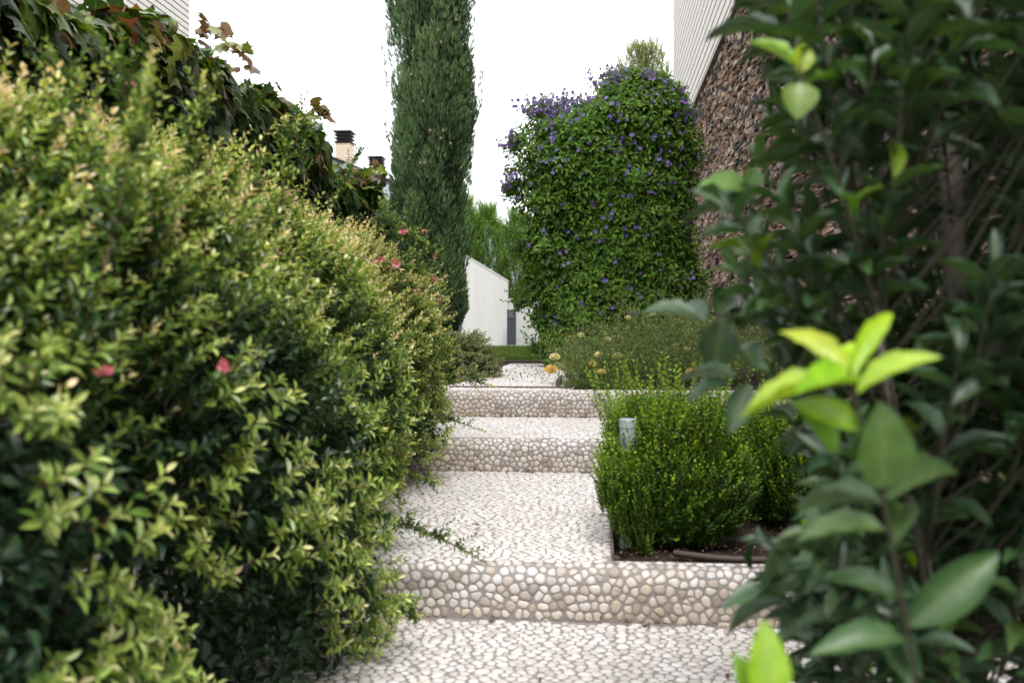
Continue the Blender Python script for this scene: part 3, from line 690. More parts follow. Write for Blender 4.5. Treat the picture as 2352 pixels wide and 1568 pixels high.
# ---- abelia hedge -----------------------------------------------------------
def abelia(y0, y1, cx, hw_, H, nface, label, seed, SC, foot=0.0, xr0=None, endround=.5, long_n=90, hf=lambda Y: 1.0, hth=.30):
    th0 = thing('abelia_shrub', label, 'shrub', (cx, (y0 + y1) / 2, foot), 'flowering shrubs massed along the left of the path')
    lf, st = MB(), MB()
    def surf(Y, th, depth):
        """th 0 = right face low .. pi = left; returns point and normal"""
        e = np.clip(np.minimum(Y - y0, y1 - Y) / endround, 0, 1); rnd_ = np.sqrt(1 - (1 - e) ** 2) * .75 + .25
        c, s = np.cos(th), np.sin(th); p = .62
        xx = np.sign(c) * np.abs(c) ** p; zz = np.abs(s) ** p
        bul = np.interp(zz, [0, .25, .6, .85, 1], [.93, .97, 1.04, 1.0, .95])
        P0 = np.stack([cx + xx * hw_ * rnd_ * bul, Y, foot + zz * H * hf(Y) * (.72 + .28 * rnd_)], 1)
        lo = lump(P0, 4.0, seed) * .11 + lump(P0, 11, seed + 1) * .05
        n = nrm(np.stack([np.sign(c) * np.abs(c) ** .7 / hw_, (Y > (y0 + y1) / 2) * (1 - e) * 1.2 - (Y < (y0 + y1) / 2) * (1 - e) * 1.2, np.sign(s) * np.abs(s) ** .7 / H], 1))
        # skirt narrows a little to the ground
        P = P0 + n * (lo - depth)[:, None]
        return P, n
    # layers of old dark leaves
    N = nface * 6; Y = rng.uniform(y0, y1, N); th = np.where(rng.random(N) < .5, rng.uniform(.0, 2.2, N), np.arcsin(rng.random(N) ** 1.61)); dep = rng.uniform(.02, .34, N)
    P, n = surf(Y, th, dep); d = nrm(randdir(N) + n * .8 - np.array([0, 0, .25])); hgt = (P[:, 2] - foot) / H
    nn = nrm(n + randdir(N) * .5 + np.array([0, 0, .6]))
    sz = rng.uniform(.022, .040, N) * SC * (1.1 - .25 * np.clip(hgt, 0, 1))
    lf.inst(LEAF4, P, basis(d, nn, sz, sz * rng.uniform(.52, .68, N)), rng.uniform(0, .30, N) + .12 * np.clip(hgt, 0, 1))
    # young leafy shoots, tight pairs of leaves paler towards the tips; they crowd the top and thin out down the face
    N = nface; Y = rng.uniform(y0, y1, N); th = np.abs(rng.normal(1.1, .60, N)); th = np.clip(th, .02, 2.3)
    P, n = surf(Y, th, rng.uniform(.0, .10, N)); hgt = np.clip((P[:, 2] - foot) / H, 0, 1)
    patch = lump(P, 6, seed + 7)                                        # shoots stand in groups, with dark hollows between
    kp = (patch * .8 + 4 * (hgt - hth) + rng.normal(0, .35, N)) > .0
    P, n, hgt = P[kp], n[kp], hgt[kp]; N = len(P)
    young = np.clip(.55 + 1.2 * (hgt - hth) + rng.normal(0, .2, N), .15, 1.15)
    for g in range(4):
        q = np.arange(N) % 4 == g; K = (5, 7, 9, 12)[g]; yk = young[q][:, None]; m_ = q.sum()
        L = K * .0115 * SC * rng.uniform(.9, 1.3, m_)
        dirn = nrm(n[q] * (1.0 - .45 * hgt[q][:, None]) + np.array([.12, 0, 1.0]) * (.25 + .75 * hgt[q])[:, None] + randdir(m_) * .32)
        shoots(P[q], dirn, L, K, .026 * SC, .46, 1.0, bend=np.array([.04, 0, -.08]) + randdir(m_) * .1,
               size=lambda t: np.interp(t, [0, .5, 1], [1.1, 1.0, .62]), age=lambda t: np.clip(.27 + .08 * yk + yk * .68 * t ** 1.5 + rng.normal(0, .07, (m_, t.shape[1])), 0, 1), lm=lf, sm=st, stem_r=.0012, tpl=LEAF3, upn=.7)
    # open rosettes of young leaves standing out from the dark lower face
    N = nface // 4; Y = rng.uniform(y0, y1, N); th = np.arcsin((.82 * rng.random(N)) ** 1.61); P, n = surf(Y, th, rng.uniform(-.04, .02, N))
    kp = lump(P, 7, seed + 9) > .0; P, n = P[kp], n[kp]; N = len(P)
    ya = rng.uniform(.4, 1, (N, 1))
    shoots(P, nrm(n + randdir(N) * .3 + np.array([-.1, -.2, .3])), rng.uniform(.02, .05, N), 5, .034 * SC, .38, 1.3, lm=lf, sm=st, age=lambda t: np.clip(.56 + .36 * ya * t + rng.normal(0, .05, (N, t.shape[1])), 0, 1), size=lambda t: 1 - .35 * t, upn=.15)
    # longer plumes
    N = long_n; Y = rng.uniform(y0 + .15, y1 - .1, N); th = rng.uniform(.5, 1.8, N); P, n = surf(Y, th, np.full(N, .04))
    yk = rng.uniform(.5, 1, (N, 1)); dirn = nrm(n * .5 + np.array([.25, .05, .9]) + randdir(N) * .3)
    shoots(P, dirn, rng.uniform(.12, .26, N), 15, .024 * SC, .46, 1.0, bend=np.array([.15, 0, -.16]) + randdir(N) * .12, size=lambda t: 1 - .4 * t,
           age=lambda t: np.clip(.42 + yk * .46 * t + rng.normal(0, .07, (N, t.shape[1])), 0, 1), lm=lf, sm=st, stem_r=.0018, upn=.8)
    return th0, lf, st, surf
def flower_pink(p, s, parent):
    mb = MB()
    for k in range(4):
        c = np.array(p) + rng.normal(0, s * .5, 3); n = nrm(rng.normal(0, 1, 3) + np.array([.6, -1, .3]))
        a = np.arange(5) * 1.2566; u = nrm(np.cross(n, [0, 0, 1.])); v = np.cross(n, u)
        d = np.cos(a)[:, None] * u + np.sin(a)[:, None] * v + n * .5
        mb.inst(LEAF3, np.tile(c, (5, 1)), basis(d, np.tile(n, (5, 1)), np.full(5, s * .8), np.full(5, s * .55)), rng.random(5))
    return mb.build('flower', M['petal_pink'], parent, origin=None)
def finish(th0, lf, st, mat, stemmat, extra=None):
    lf.build('foliage', mat, th0); st.build('stems', stemmat, th0)
def shoot_list(lst, lf, st, leafL=.024, age0=.38, age1=.56, ratio=.46):
    for (p0, p1, sag) in lst:
        p0, p1 = np.array(p0), np.array(p1); v = p1 - p0; L = np.linalg.norm(v)
        K = max(6, int(L / .0105)); yk = rng.uniform(.5, 1)
        PP = shoots(p0[None], (v / L + np.array([0, 0, sag]))[None], np.array([L]), K, leafL, ratio, 1.0, bend=np.array([[0, 0, -sag]]), size=lambda t: 1 - .35 * t,
               age=lambda t: np.clip(age0 + age1 * yk * t ** 1.3 + rng.normal(0, .06, (1, t.shape[1])), 0, 1), lm=lf, sm=st, stem_r=.002, upn=.8)[0]
        k = int(K * .7); bs = PP[rng.integers(0, max(1, int(K * .85)), k)]; tt = rng.random((k, 1))
        shoots(bs, v / L * .8 + randdir(k) * .8 + np.array([0, 0, .25]), rng.uniform(.03, .085, k), 6, leafL * .95, ratio, 1.0, lm=lf, sm=st, stem_r=.001,
               age=lambda t: np.clip(age0 - .02 + age1 * yk * t * (.5 + .5 * tt) + rng.normal(0, .07, (k, 6)), 0, 1), upn=.8)

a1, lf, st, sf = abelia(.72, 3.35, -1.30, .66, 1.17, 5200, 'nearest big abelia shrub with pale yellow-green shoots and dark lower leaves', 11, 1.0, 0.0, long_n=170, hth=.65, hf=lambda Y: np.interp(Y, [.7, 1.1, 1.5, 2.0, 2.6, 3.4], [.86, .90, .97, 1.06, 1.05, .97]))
shoot_list([(at(200, 330, 1.55), at(110, 95, 1.75), .1), (at(300, 330, 1.7), at(270, 90, 1.75), .1), (at(440, 500, 1.9), at(470, 140, 1.8), .1), (at(430, 560, 1.8), at(455, 215, 1.85), 0.1),
            (at(240, 620, 1.25), at(345, 150, 1.25), -.05), (at(640, 560, 2.6), at(660, 240, 2.7), .1), (at(560, 560, 2.3), at(610, 330, 2.4), .1),
            (at(790, 1170, 2.75), at(1095, 1290, 2.9), .22), (at(800, 1350, 2.5), at(960, 1415, 2.6), .2), (at(800, 1080, 2.9), at(1020, 1115, 3.1), .2)], lf, st)
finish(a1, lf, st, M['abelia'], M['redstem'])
for x, y, Y in ((305, 195, 1.9), (372, 385, 1.75), (520, 835, 1.45), (240, 850, 1.2)): flower_pink(at(x, y, Y), .010, a1)
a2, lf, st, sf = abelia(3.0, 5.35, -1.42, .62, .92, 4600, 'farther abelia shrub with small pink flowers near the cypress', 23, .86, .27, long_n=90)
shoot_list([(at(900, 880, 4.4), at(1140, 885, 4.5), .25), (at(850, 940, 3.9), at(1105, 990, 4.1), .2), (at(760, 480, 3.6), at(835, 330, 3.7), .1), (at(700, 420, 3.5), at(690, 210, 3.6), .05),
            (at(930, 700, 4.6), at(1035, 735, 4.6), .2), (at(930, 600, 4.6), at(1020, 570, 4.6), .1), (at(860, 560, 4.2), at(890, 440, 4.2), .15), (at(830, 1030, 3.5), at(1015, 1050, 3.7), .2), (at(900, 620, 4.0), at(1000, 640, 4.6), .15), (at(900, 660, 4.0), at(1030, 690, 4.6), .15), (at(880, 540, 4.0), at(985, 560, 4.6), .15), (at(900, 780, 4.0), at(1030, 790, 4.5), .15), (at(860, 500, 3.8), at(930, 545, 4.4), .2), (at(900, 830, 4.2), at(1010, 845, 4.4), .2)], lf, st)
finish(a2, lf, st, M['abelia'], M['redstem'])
for x, y in ((822, 632), (870, 598), (912, 600), (878, 692), (955, 665), (930, 535), (975, 530), (990, 640), (1010, 690), (1000, 585), (905, 612), (965, 672)): flower_pink(at(x, y, .76 * FX / (1376 - x)), .013, a2)

# ---- little climber at the end of the third step ------------------------------
cl = thing('creeping_fig', 'small dark trailing plant at the left end of the third step', 'plant', (-1.0, 5.9, .30))
lf, st = MB(), MB(); N = 60
base = np.stack([rng.uniform(-1.1, -.96, N), rng.uniform(5.75, 6.05, N), rng.uniform(.30, .45, N)], 1)
shoots(base, np.array([.3, -.3, .6]) + randdir(N) * .7, rng.uniform(.06, .16, N), 10, .016, .6, 1.1, lm=lf, sm=st, age=lambda t: .3 + .15 * t, upn=.5)
lf.build('foliage', M['box'], cl); st.build('stems', M['stem'], cl)

# ---- creeper on the left wall --------------------------------------------------
cr = thing('creeper', 'large-leaved climbing creeper with green and reddish leaves covering the left wall', 'climber', (-2.2, 5.5, 0))
lf, st = MB(), MB()
def creeper_leaves(P, n, hang, l, age):
    N = len(P); d = nrm(np.array([0, 0, -1.]) * hang[:, None] + n * .35 + randdir(N) * .55)
    nn = nrm(n + randdir(N) * .35 + np.array([0, 0, .45]))
    pp = P - d * (l * .3)[:, None]
    lf.inst(MAPLE, pp, basis(d, nn, l, l * rng.uniform(.85, 1.1, N)), age)
    root = P - n * .06 - np.array([0, 0, .03]) + randdir(N) * .03
    st.tubes(np.stack([root, (root + pp) / 2 + np.array([0, 0, .01]), pp], 1), .0012, 3)
ztop = lambda Y: np.interp(Y, [1, 4.2, 5.2, 6.2, 7.2, 7.9, 9.2, 10.6], [2.02, 2.04, 2.17, 2.17, 2.10, 1.99, 2.0, 1.92])
N = 5600; Yc = rng.uniform(1.5, 10.6, N); zc = ztop(Yc) + .15 - rng.uniform(0, 1.9, N); P = np.stack([-2.16 + rng.uniform(-.05, .12, N), Yc, zc], 1)
P[:, 0] += .06 * lump(P, 2.5, 5); age = np.clip(rng.uniform(0, .42, N) + (rng.random(N) < .04) * rng.uniform(.3, .6, N), 0, 1)
creeper_leaves(P, np.tile([1., 0, 0], (N, 1)), np.ones(N), rng.uniform(.08, .15, N), age)
N = 3300; Yc = rng.uniform(1.5, 11.0, N); th = rng.uniform(-.3, 2.4, N); rr_ = .17 + .06 * np.sin(Yc * 3) + .05 * np.sin(Yc * 7.3) + rng.uniform(-.05, .05, N)
n = np.stack([np.cos(th), np.zeros(N), np.sin(th)], 1); P = np.stack([-2.26 + 1.1 * rr_ * np.cos(th), Yc, ztop(Yc) + rr_ * np.sin(th)], 1)
age = np.clip(rng.uniform(.2, .68, N) + (rng.random(N) < .2) * rng.uniform(.2, .5, N), 0, 1)
creeper_leaves(P, n, np.clip(1 - np.sin(th), .2, 1), rng.uniform(.07, .14, N), age)
# loose sprays against the sky
for (x, y, Y) in ((540, 110, 5.6), (555, 150, 5.6), (730, 245, 7.2), (715, 265, 7.2), (745, 262, 7.2), (865, 395, 9.2), (880, 400, 9.0), (480, 80, 5.2), (500, 95, 5.0), (620, 210, 6.2)):
    N = 5; P = at(x, y, Y) + rng.normal(0, .035, (N, 3)); creeper_leaves(P, np.tile([.5, -.6, .5], (N, 1)), np.full(N, .2), rng.uniform(.07, .11, N), rng.uniform(.6, 1, N))
N = 130; Yc = rng.uniform(1.5, 10.5, N)
P0 = np.stack([np.full(N, -2.2), Yc, rng.uniform(0, 1.2, N)], 1); tt = np.linspace(0, 1, 10)[None, :, None]
Pt = P0[:, None] + tt * np.stack([np.zeros(N), rng.normal(0, .6, N), 1.95 - P0[:, 2]], 1)[:, None] + rng.normal(0, .015, (N, 10, 3)); st.tubes(Pt, .004, 4)
lf.build('foliage', M['creeper'], cr); st.build('stems', M['redstem'], cr)

# ---- cypress -------------------------------------------------------------------
YC = 9.0
cy = thing('cypress_tree', 'tall narrow dark green cypress behind the left shrubs', 'tree', (at(1000, 850, YC)[0], YC, .46))
sc_ = FX / YC
tab_y = np.array([-420, -250, 0, 200, 350, 450, 600, 700, 760, 800]); tab_l = np.array([985, 925, 893, 888, 893, 895, 905, 925, 960, 1005]); tab_r = np.array([1010, 1065, 1090, 1098, 1088, 1076, 1082, 1086, 1074, 1042])
zt_ = np.array([at(1000, y, YC)[2] for y in tab_y]); cxt = np.array([at((l + r) / 2, 755, YC)[0] for l, r in zip(tab_l, tab_r)]); rt = (tab_r - tab_l) / 2 / sc_
o_ = np.argsort(zt_); zt_, cxt, rt = zt_[o_], cxt[o_], rt[o_]
lf, st = MB(), MB()
# a flat feathery spray of scale leaves, 1 unit tall
V = []; F = []; E = []
def addblade(p, d, l, wd):
    b = len(V); p = np.array(p, float); d = nrm(np.array(d, float)); s = np.array([d[1], -d[0], 0]) * wd
    V.extend([p - s * .5, p + s * .5, p + d * l * .6 + s * .45, p + d * l, p + d * l * .6 - s * .45]); E.extend([0, 0, .5, 1, .5]); F.append((b, b + 1, b + 2, b + 3, b + 4))
addblade((0, 0, 0), (0, 1, .05), 1.0, .085)
for i, (h, sgn) in enumerate(((.1, 1), (.2, -1), (.32, 1), (.42, -1), (.54, 1), (.64, -1), (.76, 1))): addblade((0, h, 0), (sgn * .62, .8, .35 * (-1) ** i), .46 - .25 * h, .085)
SPRAY = (np.array(V), F, np.array(E))
nl = 360
zl_ = rng.uniform(zt_[0], zt_[-1] - .2, nl) ** 1; phl = rng.uniform(0, 2 * math.pi, nl)
for i in range(nl):
    z0 = zl_[i]; Rr = np.interp(z0, zt_, rt); Cx = np.interp(z0, zt_, cxt); ph = phl[i]
    h = rng.uniform(.30, .62); wl = rng.uniform(.065, .11); n_ = int(150 * h / .3); br = rng.uniform(-.18, .2)
    out = np.array([math.cos(ph), math.sin(ph), 0]); c0 = np.array([Cx, YC, z0]) + out * max(Rr - wl * 1.1, .02) * rng.uniform(.82, 1.10)
    t = rng.random(n_) ** .8; a = rng.uniform(0, 2 * math.pi, n_); rad = wl * np.sin(math.pi * np.clip(t * .9 + .08, 0, 1)) ** .7
    tang = np.array([-math.sin(ph), math.cos(ph), 0])
    side = np.cos(a)[:, None] * out + np.sin(a)[:, None] * tang
    zz = z0 + t * h; dR = np.interp(zz, zt_, rt) - Rr; dC = np.interp(zz, zt_, cxt) - Cx
    P = c0 + side * rad[:, None] + np.stack([dC, np.zeros(n_), t * h], 1) + out * (dR * .8)[:, None]
    d = nrm(np.array([0, 0, 1.]) + side * .38 + out * .12 + rng.normal(0, .13, (n_, 3)))
    l = rng.uniform(.035, .062, n_)
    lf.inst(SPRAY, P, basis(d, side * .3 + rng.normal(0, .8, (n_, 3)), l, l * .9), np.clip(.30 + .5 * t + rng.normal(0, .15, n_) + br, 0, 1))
# dense inside, coloured darker to paint shade into the gaps between lobes
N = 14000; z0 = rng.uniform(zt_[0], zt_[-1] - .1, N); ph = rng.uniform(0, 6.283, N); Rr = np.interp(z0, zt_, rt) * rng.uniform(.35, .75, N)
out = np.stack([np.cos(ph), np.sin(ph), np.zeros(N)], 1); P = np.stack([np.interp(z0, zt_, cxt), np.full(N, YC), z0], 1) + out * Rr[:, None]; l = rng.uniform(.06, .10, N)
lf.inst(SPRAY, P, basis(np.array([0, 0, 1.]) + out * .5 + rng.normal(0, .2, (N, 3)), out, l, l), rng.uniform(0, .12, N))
# stray twigs poking from the silhouette
for (x, y) in ((885, 70), (880, 130), (882, 180), (893, 20), (1108, 180), (1110, 225), (1103, 260), (880, 300)):
    p = at(x + (7 if x < 1000 else -7), y + 25, YC); N = 34; t = rng.random(N); P = p + np.stack([rng.normal(0, .012, N), rng.normal(0, .03, N), t * .16], 1) + (t * .02)[:, None] * np.array([-1. if x < 1000 else 1., 0, 0]); l = rng.uniform(.03, .05, N)
    lf.inst(SPRAY, P, basis(np.array([0, 0, 1.]) + rng.normal(0, .25, (N, 3)), randdir(N), l, l * .8), rng.uniform(.2, .5, N))
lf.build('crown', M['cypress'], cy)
zz = np.linspace(.40, zt_[-1] - .3, 20); st.tubes(np.stack([np.interp(zz, zt_, cxt), np.full(20, YC), zz], 1)[None], np.linspace(.06, .012, 20)[None], 9); st.build('trunk', M['bark'], cy, True)
for (x, y) in ((1048, 46), (1006, 70), (1013, 98), (1018, 300), (1013, 318), (988, 300), (944, 172), (972, 233), (943, 350), (940, 366), (965, 375), (1035, 330), (975, 375), (892, 312), (1060, 385)):
    Rr = np.interp(at(x, y, YC)[2], zt_, rt); Cx = np.interp(at(x, y, YC)[2], zt_, cxt); p = at(x, y, YC); dx = np.clip((p[0] - Cx) / Rr, -.98, .98); p = at(x, y, YC - Rr * math.sqrt(1 - dx * dx) - .015)
    bmv = []; n_ = 8
    for k in range(5):
        for j in range(n_): a = j * 2 * math.pi / n_; q = math.pi * (k + .5) / 5; r_ = .013 * (1 + .12 * math.cos(3 * a + k)); bmv.append(p + r_ * np.array([math.sin(q) * math.cos(a), math.sin(q) * math.sin(a), math.cos(q)]))
    F = [(k * n_ + j, k * n_ + (j + 1) % n_, (k + 1) * n_ + (j + 1) % n_, (k + 1) * n_ + j) for k in range(4) for j in range(n_)] + [tuple(range(n_))[::-1], tuple(range(4 * n_, 5 * n_))]
    MB().faces(bmv, F).build('cone', M['cone'], cy)

# ---- blue potato bush ------------------------------------------------------------
YB = 10.0; sb = FX / YB
pb_ = thing('potato_bush', 'big rounded bush with purple-blue flowers against the stone wall', 'bush', (.1, YB + .2, .46))
ty = np.array([835, 790, 740, 600, 450, 350, 290, 250, 215, 185]); tl = np.array([1240, 1218, 1208, 1198, 1184, 1188, 1215, 1350, 1385, 1410]); tr = np.array([1500, 1600, 1612, 1610, 1606, 1602, 1590, 1575, 1555, 1525])
tz = np.array([at(1400, y, YB)[2] for y in ty]); tc = np.array([at((l + r) / 2, 755, YB)[0] for l, r in zip(tl, tr)]); trd = (tr - tl) / 2 / sb
o_ = np.argsort(tz); tz, tc, trd = tz[o_], tc[o_], trd[o_]
lf, st = MB(), MB()
def pot_surf(z, ph, dep):
    r = np.interp(z, tz, trd); c = np.interp(z, tz, tc); 
    u = np.where(ph < 0, 1 + 2 * ph / math.pi, 1 - 2 * ph / math.pi); cc = u; ss = np.sign(ph) * (1 - np.abs(u) ** 2.6) ** .5
    x = c + cc * (r - dep); y = YB + .25 + ss * (.55 * np.minimum(1, r / .6) - dep)
    top = np.clip((z - tz[-1] + .45) / .45, 0, 1)
    n = nrm(np.stack([cc, ss * 1.4, .25 + 1.2 * top], 1)); P = np.stack([x, y, z], 1)
    return P + n * (lump(P, 4.0, 31) * .12 + lump(P, 12, 32) * .025)[:, None], n
N = 52000; z = rng.uniform(tz[0], tz[-1], N); ph = rng.uniform(-math.pi, math.pi, N); keepm = (ph < 0) | (rng.random(N) < .35); z, ph = z[keepm], ph[keepm]; N = len(z)
dep = np.where(rng.random(N) < .6, rng.uniform(0, .22, N), rng.uniform(.2, .48, N)); P, n = pot_surf(z, ph, dep)
d = nrm(n * .75 + np.array([0, 0, -.75]) + randdir(N) * .6); nn = nrm(n + np.array([0, 0, .7]) + randdir(N) * .3); sz = rng.uniform(.055, .10, N)
lf.inst(OVATE, P, basis(d, nn, sz, sz * rng.uniform(.46, .60, N)), np.clip(.58 + .25 * lump(P, 5, 40) + rng.normal(0, .2, N), 0, 1))
# short leafy shoots over the face
N = 3200; z = rng.uniform(tz[0], tz[-1], N); ph = rng.uniform(-math.pi, .4, N); P, n = pot_surf(z, ph, np.full(N, .06))
shoots(P, n + np.array([0, 0, .1]) + randdir(N) * .35, rng.uniform(.08, .16, N), 5, .068, .50, 1.2, opposite=False, tpl=OVATE, lm=lf, sm=st, stem_r=.0015, age=lambda t: np.clip(.45 + .4 * t + rng.normal(0, .15, (N, 5)), 0, 1), bend=np.array([0, 0, -.3]) * np.ones((N, 1)), upn=1.0, size=lambda t: 1 - .3 * t)
# loose shoots of the top and of the left side
bases = []; tips = []
def tuft(xc, yc, rx, ry, k, Y=YB + .1):
    for _ in range(k):
        x0, y0 = xc + rng.normal(0, rx * .4), yc + ry * rng.uniform(.2, .9); x1, y1 = x0 + rng.normal(0, rx * .45), yc - ry * rng.uniform(.0, 1)
        bases.append(at(x0, y0, Y + rng.uniform(-.15, .3))); tips.append(at(x1, y1, Y + rng.uniform(-.25, .3)))
tuft(1265, 262, 62, 48, 95); tuft(1420, 205, 55, 55, 90); tuft(1500, 215, 55, 40, 80); tuft(1360, 250, 50, 35, 40); tuft(1575, 275, 30, 25, 34); tuft(1180, 330, 32, 35, 24); tuft(1172, 430, 26, 50, 22); tuft(1182, 560, 20, 60, 18); tuft(1196, 690, 22, 40, 14); tuft(1228, 790, 18, 30, 8)
for (x0, y0, x1, y1) in ((1200, 470, 1148, 455), (1195, 430, 1152, 405), (1200, 350, 1160, 300), (1205, 690, 1160, 668), (1215, 700, 1150, 690), (1200, 500, 1155, 520), (1205, 560, 1172, 540), (1220, 780, 1196, 760)):
    bases.append(at(x0, y0, YB)); tips.append(at(x1, y1, YB))
B_, T_ = np.array(bases), np.array(tips); v = T_ - B_; L = np.linalg.norm(v, axis=1)
PT = shoots(B_, v, L, 15, .055, .45, 1.2, opposite=False, tpl=OVATE, lm=lf, sm=st, stem_r=.0022, age=lambda t: np.clip(.45 + .2 * t + rng.normal(0, .15, (len(B_), 15)), 0, 1), upn=.8, size=lambda t: 1 - .45 * t)
for (x, y, k) in ((1455, 405, 3), (1530, 480, 2), (1420, 380, 1), (1250, 560, 1)):
    bs = np.array([at(x, y + 25, YB - .42)] * k) + rng.normal(0, .03, (k, 3))
    shoots(bs, np.array([0, -.6, .6]) + rng.normal(0, .2, (k, 3)), np.full(k, .16), 5, .13, .5, 1.2, opposite=True, tpl=OVATE, lm=lf, sm=st, stem_r=.003, age=lambda t: .62 + .1 * t, upn=.8)
finish(pb_, lf, st, M['potato'], M['stem'])
tr_ = MB(); N = 26; p0 = np.stack([rng.normal(.15, .22, N), YB + .3 + rng.normal(0, .12, N), np.full(N, .44)], 1); p1 = p0 + np.stack([rng.normal(0, .3, N), rng.normal(0, .1, N), rng.uniform(1.2, 2.4, N)], 1)
tt = np.linspace(0, 1, 9)[None, :, None]; tr_.tubes(p0[:, None] + (p1 - p0)[:, None] * tt + rng.normal(0, .015, (N, 9, 3)), np.linspace(.014, .005, 9)[None], 5); tr_.build('branches', M['bark'], pb_)
# purple flowers: clusters; the hundred biggest as parts, the rest one mass
fl = []
for tips_ in [q for q in PT[:len(B_) - 8] if q[-1][2] > 2.3]:
    for k in range(rng.integers(2, 6)): fl.append((tips_[-1 - rng.integers(0, 6)] + rng.normal(0, .014, 3), nrm(rng.normal(0, .6, 3) + np.array([0, -1, .5]))))
N = 400; z = tz[0] + (tz[-1] - tz[0]) * rng.random(N) ** .5; ph = rng.uniform(-math.pi, .1, N); P, n = pot_surf(z, ph, np.full(N, -.055)); drop = (z < 2.3) & (rng.random(N) < .45)
for p, q in zip(P[~drop], n[~drop]):
    for k in range(rng.integers(1, 3)): fl.append((p + rng.normal(0, .018, 3), nrm(q + rng.normal(0, .3, 3))))
def pot_flower(mb, p, n, s):
    u = nrm(np.cross(n, [0.1, 0, 1.])); v = np.cross(n, u); a = np.arange(10) * math.pi / 5; r = np.where(np.arange(10) % 2 == 0, 1, .72) * s
    V = [p - n * s * .3] + [p + np.cos(x) * rr2 * u + np.sin(x) * rr2 * v for x, rr2 in zip(a, r)]
    mb.faces(V, [(0, 1 + i, 1 + (i + 1) % 10) for i in range(10)], rng.random(), [0] + [1] * 10)
rng.shuffle(fl)
fl.sort(key=lambda f: f[0][1])
for i, (p, n) in enumerate(fl[:100]):
    mb = MB(); pot_flower(mb, p, n, rng.uniform(.020, .027)); mb.build('flower', M['petal_purple'], pb_)
mb = MB()
for p, n in fl[100:]: pot_flower(mb, p, n, rng.uniform(.017, .026))
fo = mb.build('flowers', M['petal_purple'], pb_); fo['kind'] = 'stuff'

